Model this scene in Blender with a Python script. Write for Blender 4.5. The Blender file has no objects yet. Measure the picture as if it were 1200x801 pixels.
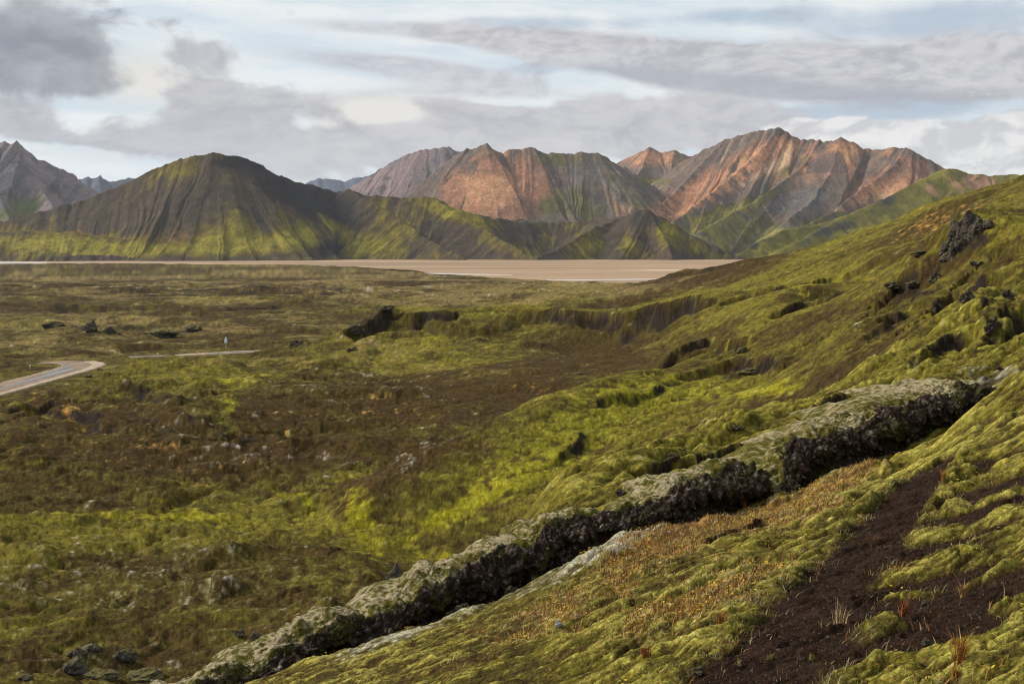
import bpy, bmesh, math, random
import numpy as np
R = math.radians
rng = np.random.default_rng(7)
random.seed(7)
C = bpy.context.scene.collection
SC = bpy.context.scene

# ------------------------------------------------------------------ camera
CAMZ = 24.0                       # eye height above the plain
F = 1333.0                        # focal length in photo pixels (1200 px wide)
PITCH = math.atan2(400.5 - 290.0, F)
cp, sp = math.cos(PITCH), math.sin(PITCH)
cam = bpy.data.cameras.new('camera')
cam.sensor_width = 36.0
cam.lens = 36.0 * F / 1200.0
cam.clip_start = 0.1
cam.clip_end = 60000.0
camo = bpy.data.objects.new('camera', cam)
C.objects.link(camo)
camo.location = (0, 0, CAMZ)
camo.rotation_euler = (math.pi / 2 - PITCH, 0, 0)
SC.camera = camo

# ------------------------------------------------------------------ exposure, sky, sun
SC.view_settings.view_transform = 'Standard'
SC.view_settings.look = 'None'
SC.view_settings.gamma = 1.0
SC.view_settings.use_curve_mapping = False
SC.view_settings.exposure = 0.85
SC.cycles.use_denoising = True
SC.cycles.filter_width = 1.15
SC.cycles.max_bounces = 5
SC.cycles.volume_bounces = 0
SUN_AZ, SUN_EL = R(-72), R(33)     # azimuth clockwise from the view direction (+Y)
sun = bpy.data.lights.new('sun', 'SUN')
sun.energy = 3.2
sun.angle = R(10)
sun.color = (1.0, 0.93, 0.83)
so = bpy.data.objects.new('sun', sun)
C.objects.link(so)
so.rotation_euler = (math.pi / 2 - SUN_EL, 0, -SUN_AZ + math.pi)
so.location = (0, 0, 200)


class NT:
    """tiny helper to write node trees"""
    def __init__(s, tree):
        s.t = tree
        s.n = tree.nodes
        s.l = tree.links

    def node(s, typ, ins=(), **kw):
        nd = s.n.new(typ)
        for k, v in kw.items():
            setattr(nd, k, v)
        for i, v in (ins.items() if isinstance(ins, dict) else enumerate(ins)):
            if v is None:
                continue
            if isinstance(v, bpy.types.NodeSocket):
                s.l.new(v, nd.inputs[i])
            else:
                nd.inputs[i].default_value = v
        return nd

    def m(s, op, a, b=None, c=None, clamp=False):
        nd = s.node('ShaderNodeMath', [a, b, c], operation=op)
        nd.use_clamp = clamp
        return nd.outputs[0]

    def noise(s, vec, scale, detail=4, rough=0.5, dist=0.0, out=0):
        nd = s.node('ShaderNodeTexNoise', {'Vector': vec, 'Scale': scale, 'Detail': detail, 'Roughness': rough, 'Distortion': dist})
        return nd.outputs[out]

    def ramp(s, x, lo, hi, a=0.0, b=1.0):
        nd = s.node('ShaderNodeMapRange', [x, lo, hi, a, b], interpolation_type='SMOOTHSTEP')
        return nd.outputs[0]

    def mix(s, f, a, b, blend='MIX'):
        nd = s.node('ShaderNodeMix', data_type='RGBA', blend_type=blend)
        for i, v in ((0, f), (6, a), (7, b)):
            if isinstance(v, bpy.types.NodeSocket):
                s.l.new(v, nd.inputs[i])
            else:
                nd.inputs[i].default_value = v if i == 0 else (*v, 1.0)
        return nd.outputs[2]


world = bpy.data.worlds.new('World')
SC.world = world
world.use_nodes = True
world.node_tree.nodes.clear()
w = NT(world.node_tree)
tc = w.node('ShaderNodeTexCoord')
sep = w.node('ShaderNodeSeparateXYZ', [tc.outputs['Generated']])
X, Y, Z = sep.outputs
az = w.m('ARCTAN2', X, Y)
el = w.m('ARCSINE', Z)
sky = w.node('ShaderNodeTexSky', sky_type='NISHITA')
sky.sun_disc = False
sky.sun_elevation = SUN_EL
sky.sun_rotation = SUN_AZ
sky.air_density = 1.0
sky.dust_density = 2.0
# photo pixel -> (azimuth, elevation) of the sky
AZ = lambda u: math.atan((u - 600) / F)
EL = lambda v: math.atan((290 - v) / F)
# coordinates of the cloud layer: flattened towards the horizon
cvec = w.node('ShaderNodeCombineXYZ', [w.m('MULTIPLY', az, 9.0), w.m('MULTIPLY', el, 24.0), 0.0]).outputs[0]
cvec2 = w.node('ShaderNodeCombineXYZ', [w.m('MULTIPLY', az, 5.0), w.m('MULTIPLY', w.m('ADD', el, w.m('MULTIPLY', az, 0.05)), 34.0), 3.7]).outputs[0]
warp = w.noise(cvec, 0.9, 3, 0.5, out=1)
wv = w.node('ShaderNodeVectorMath', [warp, (0.5, 0.5, 0.5)], operation='SUBTRACT').outputs[0]
wv = w.node('ShaderNodeVectorMath', {0: wv, 'Scale': 0.9}, operation='SCALE').outputs[0]
cw = w.node('ShaderNodeVectorMath', [cvec, wv], operation='ADD').outputs[0]
bvec = w.node('ShaderNodeCombineXYZ', [w.m('MULTIPLY', az, 13.0), w.m('MULTIPLY', el, 20.0), 1.3]).outputs[0]
bw = w.node('ShaderNodeVectorMath', [bvec, wv], operation='ADD').outputs[0]
puff = w.noise(bw, 1.45, 9, 0.54)
bup = w.node('ShaderNodeVectorMath', [bw, (-0.10, 0.16, 0.0)], operation='ADD').outputs[0]
puff_up = w.noise(bup, 1.45, 9, 0.54)
lit = w.ramp(w.m('SUBTRACT', puff, puff_up), -0.07, 0.10)          # tops that face the light
fine = w.noise(cw, 5.5, 6, 0.6)
streak = w.noise(w.node('ShaderNodeVectorMath', [cvec2, wv], operation='ADD').outputs[0], 1.0, 7, 0.55)


def blob(u, v, su, sv, amp, tilt=0.0):
    """soft elliptical bank of cloud, centred on a photo direction"""
    a0, e0 = AZ(u), EL(v)
    da = w.m('SUBTRACT', az, a0)
    de = w.m('SUBTRACT', el, e0)
    if tilt:
        de = w.m('MULTIPLY_ADD', da, tilt, de)
    q = w.m('ADD', w.m('POWER', w.m('MULTIPLY', da, F / su), 2.0), w.m('POWER', w.m('MULTIPLY', de, F / sv), 2.0))
    return w.m('MULTIPLY', w.m('EXPONENT', w.m('MULTIPLY', q, -1.0)), amp)


def total(items):
    s = items[0]
    for i in items[1:]:
        s = w.m('ADD', s, i)
    return s


def cloud(items, noise, amt, lo, hi_):
    """a bank of cloud: soft ellipses eaten away by noise"""
    return w.ramp(w.m('ADD', total(items), w.m('MULTIPLY', w.m('SUBTRACT', noise, 0.5), amt)), lo, hi_)


S = 1 / 0.05 / 2 ** 0.85                             # cloud radiance is given as displayed, the Background is at 0.05
k = lambda r, g, b: (r * S, g * S, b * S)
nish = sky.outputs[0]
veil = w.mix(w.ramp(streak, 0.35, 0.62), k(0.66, 0.76, 0.84), k(0.88, 0.91, 0.92))
col = w.mix(0.93, nish, veil)                # high thin overcast over the sky
blue = cloud([blob(1090, 45, 150, 26, 0.9), blob(640, 34, 120, 12, 0.8), blob(860, 30, 90, 12, 0.6), blob(1020, 140, 130, 16, 1.0), blob(620, 85, 60, 8, .6)], puff, 1.0, 0.25, 0.8)
col = w.mix(w.m('MULTIPLY', blue, 0.8), col, k(0.42, 0.52, 0.64))
warm = w.ramp(total([blob(185, 105, 90, 34, 1.0), blob(470, 128, 120, 18, 1.0), blob(420, 150, 60, 20, .8), blob(90, 190, 90, 12, 0.5)]), 0.1, 1.0, 0.0, 0.8)
col = w.mix(warm, col, k(0.80, 0.76, 0.71))
# long lens clouds and streaks, thin
s1 = cloud([blob(430, 78, 190, 15, 0.75, 0.09), blob(520, 92, 120, 14, .6, .09), blob(470, 40, 150, 9, 0.75, 0.02), blob(600, 52, 120, 10, 0.6, .05), blob(400, 118, 140, 8, 0.35), blob(230, 128, 50, 5, .5), blob(560, 112, 150, 9, .4, .03)], streak, 1.7, 0.25, 0.85)
col = w.mix(w.m('MULTIPLY', s1, 0.72), col, w.mix(w.ramp(fine, .35, .65), k(0.46, 0.46, 0.51), k(0.60, 0.60, 0.64)))
# thick stratus band on the right
s2 = cloud([blob(700, 66, 170, 22, 0.85, 0.10), blob(880, 88, 190, 30, 0.95, 0.08), blob(1090, 108, 180, 34, 1.0, 0.03), blob(1150, 70, 90, 26, .45), blob(560, 50, 120, 12, .4, .1)], w.m('ADD', w.m('MULTIPLY', streak, 0.6), w.m('MULTIPLY', puff, 0.4)), 1.9, 0.30, 0.72)
under = w.ramp(total([blob(780, 95, 160, 14, 0.9, 0.10), blob(930, 122, 130, 16, 1.0, 0.08), blob(1110, 132, 120, 16, .7)]), 0.2, 1.0)
c2 = w.mix(w.ramp(w.m('ADD', w.m('MULTIPLY', fine, .5), w.m('MULTIPLY', puff, .5)), 0.38, 0.62), k(0.44, 0.435, 0.475), k(0.66, 0.645, 0.66))
c2 = w.mix(w.m('MULTIPLY', under, 0.8), c2, k(0.37, 0.39, 0.45))
col = w.mix(w.m('MULTIPLY', s2, 0.9), col, c2)
# grey cumulus along the skyline and in the left half
s3 = cloud([blob(285, 150, 75, 42, 1.0), blob(250, 120, 40, 26, .6), blob(380, 185, 90, 34, 0.95), blob(500, 160, 90, 36, 0.8), blob(560, 142, 50, 26, .6), blob(690, 148, 80, 38, 0.95), blob(790, 150, 90, 34, 0.95), blob(880, 160, 70, 26, .8), blob(620, 165, 80, 26, .7),
            blob(30, 150, 70, 30, 0.7), blob(190, 172, 70, 20, 0.75), blob(130, 182, 50, 10, .6), blob(240, 77, 32, 18, 0.8), blob(375, 150, 40, 9, -0.45), blob(455, 138, 50, 7, -.3), blob(90, 186, 70, 7, -0.5), blob(610, 122, 50, 8, -.5)], puff, 2.3, 0.22, 0.66)
c3 = w.mix(w.ramp(w.m('ADD', w.m('MULTIPLY', fine, .35), w.m('MULTIPLY', puff, .65)), 0.34, 0.66), k(0.58, 0.565, 0.59), k(0.41, 0.41, 0.45))
c3 = w.mix(w.m('MULTIPLY', lit, 0.55), c3, k(0.70, 0.675, 0.68))
c3 = w.mix(w.ramp(w.m('SUBTRACT', AZ(560), az), 0.0, 0.35, 0.0, 0.35), c3, k(0.37, 0.39, 0.44))
col = w.mix(w.m('MULTIPLY', s3, 0.9), col, c3)
# dark cloud top left
s4 = cloud([blob(55, 55, 75, 52, 1.1), blob(20, 100, 80, 34, .7), blob(105, 85, 40, 26, .6), blob(120, 118, 40, 12, .4)], puff, 1.9, 0.20, 0.80)
c4 = w.mix(w.ramp(puff, 0.35, 0.68), k(0.40, 0.41, 0.45), k(0.22, 0.24, 0.285))
col = w.mix(w.m('MULTIPLY', s4, 0.93), col, c4)
# white cumulus tops behind the right mountains
s5 = cloud([blob(1010, 172, 62, 22, 1.0), blob(975, 162, 30, 12, .6), blob(1120, 186, 60, 26, 1.0), blob(1185, 182, 50, 30, 1.0), blob(920, 158, 40, 12, 0.6), blob(1060, 185, 50, 20, .9), blob(1260, 180, 70, 30, .9)], puff, 1.5, 0.30, 0.46)
c5 = w.mix(lit, k(0.60, 0.595, 0.62), k(0.88, 0.86, 0.84))
col = w.mix(w.m('MULTIPLY', s5, 0.9), col, c5)
bg = w.node('ShaderNodeBackground', [col, 0.05])
w.l.new(bg.outputs[0], w.node('ShaderNodeOutputWorld').inputs[0])

# ------------------------------------------------------------------ maths helpers
f32 = np.float32


def ray(u, v):
    u = np.asarray(u, float); v = np.asarray(v, float)
    dx = u - 600.0
    dy = F * cp + (400.5 - v) * sp
    dz = -F * sp + (400.5 - v) * cp
    return np.arctan2(dx, dy), dz / np.hypot(dx, dy)


def unray(az, e):
    """azimuth and slope -> photo pixel"""
    x, y = np.sin(az), np.cos(az)
    d = y * cp - e * sp
    return 600 + F * x / d, 400.5 - F * (y * sp + e * cp) / d


_G = np.stack([np.cos(np.linspace(0, 2 * np.pi, 256, False)), np.sin(np.linspace(0, 2 * np.pi, 256, False))], 1).astype(f32) * 1.5
_G3 = rng.normal(size=(256, 3)).astype(f32)
_G3 /= np.linalg.norm(_G3, axis=1, keepdims=True)


def _h(a, b, seed, c=None):
    h = a * np.uint32(374761393) + b * np.uint32(668265263) + np.uint32(seed * 974634641 & 0xffffffff)
    if c is not None:
        h = h + c * np.uint32(2246822519)
    h = (h ^ (h >> np.uint32(13))) * np.uint32(1274126177)
    return ((h ^ (h >> np.uint32(16))) & np.uint32(255)).astype(np.int32)


def pn(x, y, seed=0):
    x = np.asarray(x, np.float64); y = np.asarray(y, np.float64)
    fx, fy = np.floor(x), np.floor(y)
    xf, yf = (x - fx).astype(f32), (y - fy).astype(f32)
    xi, yi = fx.astype(np.int64).astype(np.uint32), fy.astype(np.int64).astype(np.uint32)
    u = xf * xf * xf * (xf * (xf * 6 - 15) + 10)
    v = yf * yf * yf * (yf * (yf * 6 - 15) + 10)

    def g(i, j):
        q = _G[_h(xi + np.uint32(i), yi + np.uint32(j), seed)]
        return q[..., 0] * (xf - i) + q[..., 1] * (yf - j)
    a, b, c, d = g(0, 0), g(1, 0), g(0, 1), g(1, 1)
    p = a + (b - a) * u
    q = c + (d - c) * u
    return p + (q - p) * v


def pn3(x, y, z, seed=0):
    fx, fy, fz = np.floor(x), np.floor(y), np.floor(z)
    xf, yf, zf = (x - fx).astype(f32), (y - fy).astype(f32), (z - fz).astype(f32)
    xi, yi, zi = [q.astype(np.int64).astype(np.uint32) for q in (fx, fy, fz)]
    s = lambda t: t * t * t * (t * (t * 6 - 15) + 10)
    u, v, w_ = s(xf), s(yf), s(zf)
    r = 0
    for i in (0, 1):
        for j in (0, 1):
            for k_ in (0, 1):
                q = _G3[_h(xi + np.uint32(i), yi + np.uint32(j), seed, zi + np.uint32(k_))]
                d = q[..., 0] * (xf - i) + q[..., 1] * (yf - j) + q[..., 2] * (zf - k_)
                r = r + d * (u if i else 1 - u) * (v if j else 1 - v) * (w_ if k_ else 1 - w_)
    return r * 1.6


def fbm(x, y, o=4, seed=0, gain=0.5):
    r, a = 0, 1.0
    for i in range(o):
        r = r + a * pn(x, y, seed + i)
        x, y, a = x * 2.03 + 11.3, y * 2.03 - 7.1, a * gain
    return r


def fbm3(p, sc, o=4, seed=0, gain=0.5, bil=False):
    r, a = 0, 1.0
    for i in range(o):
        n = pn3(p[..., 0] * sc + 3.1 * i, p[..., 1] * sc, p[..., 2] * sc, seed + i)
        r = r + a * (np.abs(n) if bil else n)
        sc, a = sc * 2.07, a * gain
    return r


def sst(x, lo, hi):
    t = np.clip((x - lo) / (hi - lo), 0, 1)
    return t * t * (3 - 2 * t)


def lerp(a, b, t):
    return a + (b - a) * t


def tps(P, V, smooth=1e-5):
    P = np.asarray(P, float); V = np.asarray(V, float)
    d2 = ((P[:, None] - P[None]) ** 2).sum(-1)
    K = 0.5 * d2 * np.log(d2 + 1e-12) + np.eye(len(P)) * smooth
    A = np.hstack([np.ones((len(P), 1)), P])
    M = np.block([[K, A], [A.T, np.zeros((3, 3))]])
    s = np.linalg.solve(M, np.concatenate([V, np.zeros(3)]))
    return P, s


def tps_eval(model, Q):
    P, s = model
    out = np.empty(len(Q))
    for i in range(0, len(Q), 20000):
        q = Q[i:i + 20000]
        d2 = ((q[:, None] - P[None]) ** 2).sum(-1)
        out[i:i + 20000] = (0.5 * d2 * np.log(d2 + 1e-12)) @ s[:-3] + s[-3] + q @ s[-2:]
    return out


def cubic_up(grid, fi, fj):
    """Catmull-Rom resample of a coarse grid at fractional rows fi, columns fj (a separable product)"""
    def mat(f, n):
        i = np.clip(np.floor(f).astype(int), 1, n - 3)
        t = f - i
        W = np.zeros((len(f), n))
        c = [-.5 * t + t * t - .5 * t ** 3, 1 - 2.5 * t * t + 1.5 * t ** 3, .5 * t + 2 * t * t - 1.5 * t ** 3, -.5 * t * t + .5 * t ** 3]
        for q in range(4):
            W[np.arange(len(f)), i - 1 + q] += c[q]
        return W
    return mat(fi, grid.shape[0]) @ grid @ mat(fj, grid.shape[1]).T


def spots(u, v, items):
    """sum of soft elliptical patches: (u, v, half width, half height, tilt degrees, amount[, nearest, farthest])"""
    r = np.zeros(np.shape(u), f32)
    for (u0, v0, su, sv, t, a, *lim) in items:
        c, s = math.cos(R(t)), math.sin(R(t))
        du, dv = u - u0, v - v0
        p, q = (du * c - dv * s) / su, (du * s + dv * c) / sv
        g = a * np.exp(-(p * p + q * q))
        if lim:                                        # only between two distances
            g = g * ((RR > lim[0]) & (RR < lim[1]))
        r += g.astype(f32)
    return r


def link(o, parent=None):
    C.objects.link(o)
    if parent:
        o.parent = parent
    return o


def grid_mesh(name, P, mat, col=None, closed_u=False, smooth=True):
    """P: (rows, cols, 3) -> one mesh object with an albedo attribute"""
    nr, nc = P.shape[:2]
    me = bpy.data.meshes.new(name)
    me.vertices.add(nr * nc)
    me.vertices.foreach_set('co', P.reshape(-1).astype(f32))
    idx = np.arange(nr * nc, dtype=np.int32).reshape(nr, nc)
    if closed_u:
        idx = np.concatenate([idx, idx[:, :1]], 1)
    q = np.stack([idx[:-1, :-1], idx[:-1, 1:], idx[1:, 1:], idx[1:, :-1]], -1).reshape(-1, 4)
    me.loops.add(q.size)
    me.loops.foreach_set('vertex_index', q.reshape(-1))
    me.polygons.add(len(q))
    me.polygons.foreach_set('loop_start', np.arange(0, q.size, 4, dtype=np.int32))
    me.polygons.foreach_set('loop_total', np.full(len(q), 4, np.int32))
    me.polygons.foreach_set('use_smooth', np.full(len(q), smooth, bool))
    me.update()
    if col is not None:
        a = me.color_attributes.new('albedo', 'FLOAT_COLOR', 'POINT')
        c4 = np.ones((nr * nc, 4), f32)
        c4[:, :3] = col.reshape(-1, 3)
        a.data.foreach_set('color', c4.reshape(-1))
    me.materials.append(mat)
    o = bpy.data.objects.new(name, me)
    return link(o)


def tri_mesh(name, V, Fc, mat, col=None, smooth=False):
    me = bpy.data.meshes.new(name)
    V = np.asarray(V, f32); Fc = np.asarray(Fc, np.int32)
    me.vertices.add(len(V)); me.vertices.foreach_set('co', V.reshape(-1))
    k_ = Fc.shape[1]
    me.loops.add(Fc.size); me.loops.foreach_set('vertex_index', Fc.reshape(-1))
    me.polygons.add(len(Fc))
    me.polygons.foreach_set('loop_start', np.arange(0, Fc.size, k_, dtype=np.int32))
    me.polygons.foreach_set('loop_total', np.full(len(Fc), k_, np.int32))
    me.polygons.foreach_set('use_smooth', np.full(len(Fc), smooth, bool))
    me.update()
    if col is not None:
        a = me.color_attributes.new('albedo', 'FLOAT_COLOR', 'POINT')
        c4 = np.ones((len(V), 4), f32); c4[:, :3] = col
        a.data.foreach_set('color', c4.reshape(-1))
    me.materials.append(mat)
    return me


# ------------------------------------------------------------------ materials
def new_mat(name):
    m = bpy.data.materials.new(name)
    m.use_nodes = True
    m.node_tree.nodes.clear()
    return m, NT(m.node_tree)


def finish(t, base, rough=0.9, spec=0.15, bump=None, bdist=0.02, bstr=1.0, **kw):
    b = t.node('ShaderNodeBsdfPrincipled')
    for k_, v in (('Base Color', base), ('Roughness', rough), ('Specular IOR Level', spec), *kw.items()):
        if isinstance(v, bpy.types.NodeSocket):
            t.l.new(v, b.inputs[k_])
        else:
            b.inputs[k_].default_value = (*v, 1.0) if isinstance(v, tuple) and len(v) == 3 else v
    if bump is not None:
        bn = t.node('ShaderNodeBump', {'Strength': bstr, 'Distance': bdist, 'Height': bump})
        t.l.new(bn.outputs[0], b.inputs['Normal'])
    t.l.new(b.outputs[0], t.node('ShaderNodeOutputMaterial').inputs[0])


def albedo_mat(name, scales, amount, bump_scales=None, bdist=0.02, rough=0.95, spec=0.03, tint=None):
    """attribute albedo, broken up by world-space noise"""
    m, t = new_mat(name)
    a = t.node('ShaderNodeAttribute', attribute_name='albedo').outputs[0]
    pos = t.node('ShaderNodeNewGeometry').outputs['Position']
    colr = a
    n0 = None
    for s_, am in zip(scales, amount):
        n = t.noise(pos, s_, 4, 0.65)
        n0 = n if n0 is None else n0
        f = t.ramp(n, 0.25, 0.75, 1.0 - am, 1.0 + am)
        g = t.node('ShaderNodeCombineXYZ', [f, f, f]).outputs[0]
        colr = t.node('ShaderNodeVectorMath', [colr, g], operation='MULTIPLY').outputs[0]
    hue = t.noise(pos, scales[0] * 0.7, 3, 0.6)
    hs = t.node('ShaderNodeHueSaturation', {'Hue': t.ramp(hue, 0.3, 0.7, 0.485, 0.515), 'Color': colr})
    b = None
    if bump_scales:
        for s_, am in bump_scales:
            n = t.m('MULTIPLY', t.noise(pos, s_, 5, 0.65), am)
            b = n if b is None else t.m('ADD', b, n)
    finish(t, hs.outputs[0], rough, spec, b, bdist)
    return m


M_ground = albedo_mat('mossy_ground', (55.0, 9.0, 2.0), (0.45, 0.40, 0.28), ((45.0, 1.0), (140.0, 0.5), (8.0, 1.5)), 0.018)
M_ridge = albedo_mat('mossy_lava', (60.0, 14.0), (0.45, 0.3), ((40.0, 1.0), (120.0, 0.5)), 0.02)
M_hill = albedo_mat('hill_slopes', (0.35, 0.05), (0.28, 0.20), ((0.25, 1.0), (0.08, 2.0)), 2.0)
M_far = albedo_mat('far_slopes', (0.12, 0.03), (0.25, 0.15), ((0.1, 1.0),), 4.0)


def rock_mat(name, c0, c1, lichen, lamt, moss=0.8):
    m, t = new_mat(name)
    g = t.node('ShaderNodeTexCoord').outputs['Object']
    n = t.noise(g, 3.0, 6, 0.65)
    n2 = t.noise(g, 11.0, 5, 0.7)
    colr = t.mix(t.ramp(n, 0.35, 0.65), c0, c1)
    colr = t.mix(t.m('MULTIPLY', t.ramp(n2, 0.55, 0.62), lamt), colr, lichen)
    nz = t.node('ShaderNodeSeparateXYZ', [t.node('ShaderNodeNewGeometry').outputs['Normal']]).outputs[2]
    mo = t.ramp(t.m('MULTIPLY_ADD', n2, 0.9, nz), 1.0, 1.35)
    colr = t.mix(t.m('MULTIPLY', mo, moss), colr, (0.12, 0.105, 0.022))
    finish(t, colr, 0.93, 0.12, t.m('ADD', n, n2), 0.12)
    return m


M_lava = rock_mat('dark_lava', (0.030, 0.024, 0.020), (0.085, 0.068, 0.056), (0.20, 0.18, 0.15), 0.5)
M_stone = rock_mat('lichen_stone', (0.05, 0.042, 0.036), (0.11, 0.095, 0.08), (0.30, 0.28, 0.24), 0.6)
M_pale = rock_mat('pale_lichen_stone', (0.28, 0.29, 0.27), (0.42, 0.43, 0.40), (0.14, 0.13, 0.11), 0.5, 0.0)

# ------------------------------------------------------------------ ground: control points
# (photo column, photo row, horizontal distance in metres) read off the photograph, and
# (photo column, height relative to the eye, distance) for the dips hidden behind crests
PIX = [
    # path and the slope round it
    (900, 800, 4.6), (700, 795, 5.6), (500, 795, 7.5), (1195, 800, 4.0), (960, 700, 6.5), (1000, 660, 7.8), (1060, 590, 10.5),
    (1090, 555, 12.5), (1120, 535, 14), (1195, 700, 5.8), (1195, 600, 8.5), (1195, 500, 13.5), (1195, 440, 19), (950, 640, 9),
    (950, 600, 12.5), (800, 720, 6.8), (800, 660, 9.6), (820, 630, 12.5), (700, 740, 7.2), (700, 690, 10), (700, 655, 14),
    (600, 740, 8.6), (600, 705, 12), (500, 765, 10), (500, 740, 13), (400, 790, 10.5), (400, 770, 13), (1120, 680, 6.6),
    (1130, 620, 8.6), (1140, 560, 11.3), (1150, 490, 17), (1250, 640, 6.5), (1250, 480, 14),
    # near lip of the trough below the lava ridge
    (308, 797, 13.4), (346, 780, 13.8), (408, 757, 14.3), (491, 728, 14.9), (550, 710, 15.3), (587, 695, 15.5), (625, 672, 15.8),
    (675, 652, 16.2), (712, 633, 16.5), (795, 614, 17.3), (872, 595, 18.2), (946, 563, 19.3), (1004, 544, 20.6), (1051, 532, 21.8),
    (1082, 515, 22.8), (1110, 482, 24), (1150, 452, 26), (1195, 425, 28),
    # skyline of the near moss slope
    (1195, 345, 50), (1153, 348, 48), (1123, 360, 46), (1093, 375, 44), (1063, 397, 42), (1042, 417, 41), (1000, 435, 38.5), (962, 460, 37),
    (933, 473, 36), (899, 485, 35), (854, 501, 33), (820, 509, 32), (760, 535, 29), (695, 560, 26), (650, 578, 23), (625, 595, 21),
    (933, 495, 28), (1042, 450, 31), (1120, 415, 34), (1195, 390, 38), (800, 545, 24.5), (860, 520, 26),
    # knoll with the lava outcrop
    (1240, 240, 120), (1195, 241, 118), (1163, 241, 116), (1140, 248, 115), (1112, 272, 115), (1090, 281, 117), (1063, 302, 120), (1016, 332, 125), (975, 350, 122),
    (1195, 300, 100), (1150, 305, 104), (1195, 322, 85), (1100, 332, 105), (1050, 360, 99), (1000, 402, 84), (962, 430, 80), (1100, 362, 84), (1150, 330, 90), (1120, 300, 109), (1050, 385, 84),
    # right middle slopes
    (880, 380, 130), (930, 355, 137), (870, 410, 110), (800, 424, 112), (900, 437, 94), (870, 462, 83), (905, 457, 81), (945, 450, 77), (830, 402, 127), (790, 412, 126),
    (800, 385, 170), (880, 368, 145), (930, 400, 105),
    # dome: crest, face and the trough along its foot
    (800, 435, 101), (760, 432, 101), (730, 435, 98), (686, 446, 92), (636, 461, 86.5), (602, 478, 82.5), (568, 495, 79.5), (528, 512, 76.5), (491, 529, 74), (461, 549, 71.5),
    (420, 572, 69), (402, 588, 67), (640, 530, 72.5), (560, 560, 69), (700, 495, 80), (760, 475, 86), (500, 600, 64.5), (820, 460, 90), (600, 570, 66.5),
    (450, 640, 61), (520, 640, 60.5), (580, 630, 61), (640, 594, 64), (700, 546, 69), (760, 519, 73), (820, 496, 76), (860, 480, 78),
    # valley floor and left slopes
    (560, 487, 112), (500, 502, 103), (600, 467, 128), (430, 540, 85), (300, 650, 56), (100, 650, 57), (200, 720, 45), (50, 790, 38), (200, 780, 39.5),
    (400, 690, 47), (420, 655, 54), (100, 560, 78), (250, 575, 75), (390, 600, 68), (100, 500, 103), (240, 500, 104), (300, 450, 142), (100, 460, 146), (200, 450, 150),
    (60, 440, 172), (0, 462, 150), (110, 432, 180), (300, 415, 220), (200, 417, 222), (450, 425, 195), (500, 450, 150), (400, 450, 145), (400, 480, 118), (0, 430, 185), (60, 418, 205),
    (-60, 560, 78), (-60, 460, 150), (-60, 650, 57), (-60, 780, 40),
    # dark mound
    (293, 530, 91), (337, 521, 92), (400, 512, 93), (450, 508, 93), (500, 513, 92), (400, 555, 82), (310, 552, 83), (340, 500, 108), (430, 492, 112),
    # outcrop hill and rim of the bowl
    (397, 400, 222), (437, 377, 232), (455, 365, 236), (476, 364, 240), (522, 362, 242), (578, 358, 245), (607, 357, 245), (649, 364, 230), (690, 369, 220),
    (720, 370, 215), (760, 365, 205), (800, 357, 195), (850, 352, 180), (900, 345, 170), (940, 333, 165), (640, 352, 310), (720, 350, 310), (800, 338, 300), (860, 328, 290),
    (720, 388, 205), (690, 392, 206), (700, 412, 180), (620, 420, 170), (600, 440, 145), (550, 435, 160), (470, 395, 218), (420, 412, 205), (540, 400, 208), (600, 390, 215), (480, 415, 195), (660, 430, 150), (760, 400, 180),
    # far hillside
    (1260, 190, 255), (1195, 207, 260), (1150, 222, 275), (1100, 238, 290), (1040, 262, 305), (1000, 275, 315), (950, 290, 330), (900, 300, 345), (860, 308, 360),
    (820, 316, 380), (780, 325, 400), (740, 335, 420), (700, 345, 440), (650, 353, 450), (1195, 232, 205), (1100, 275, 205), (1000, 305, 220), (900, 322, 250), (1000, 326, 178), (950, 335, 172),
    (1060, 290, 188), (1150, 248, 200),
]
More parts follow.
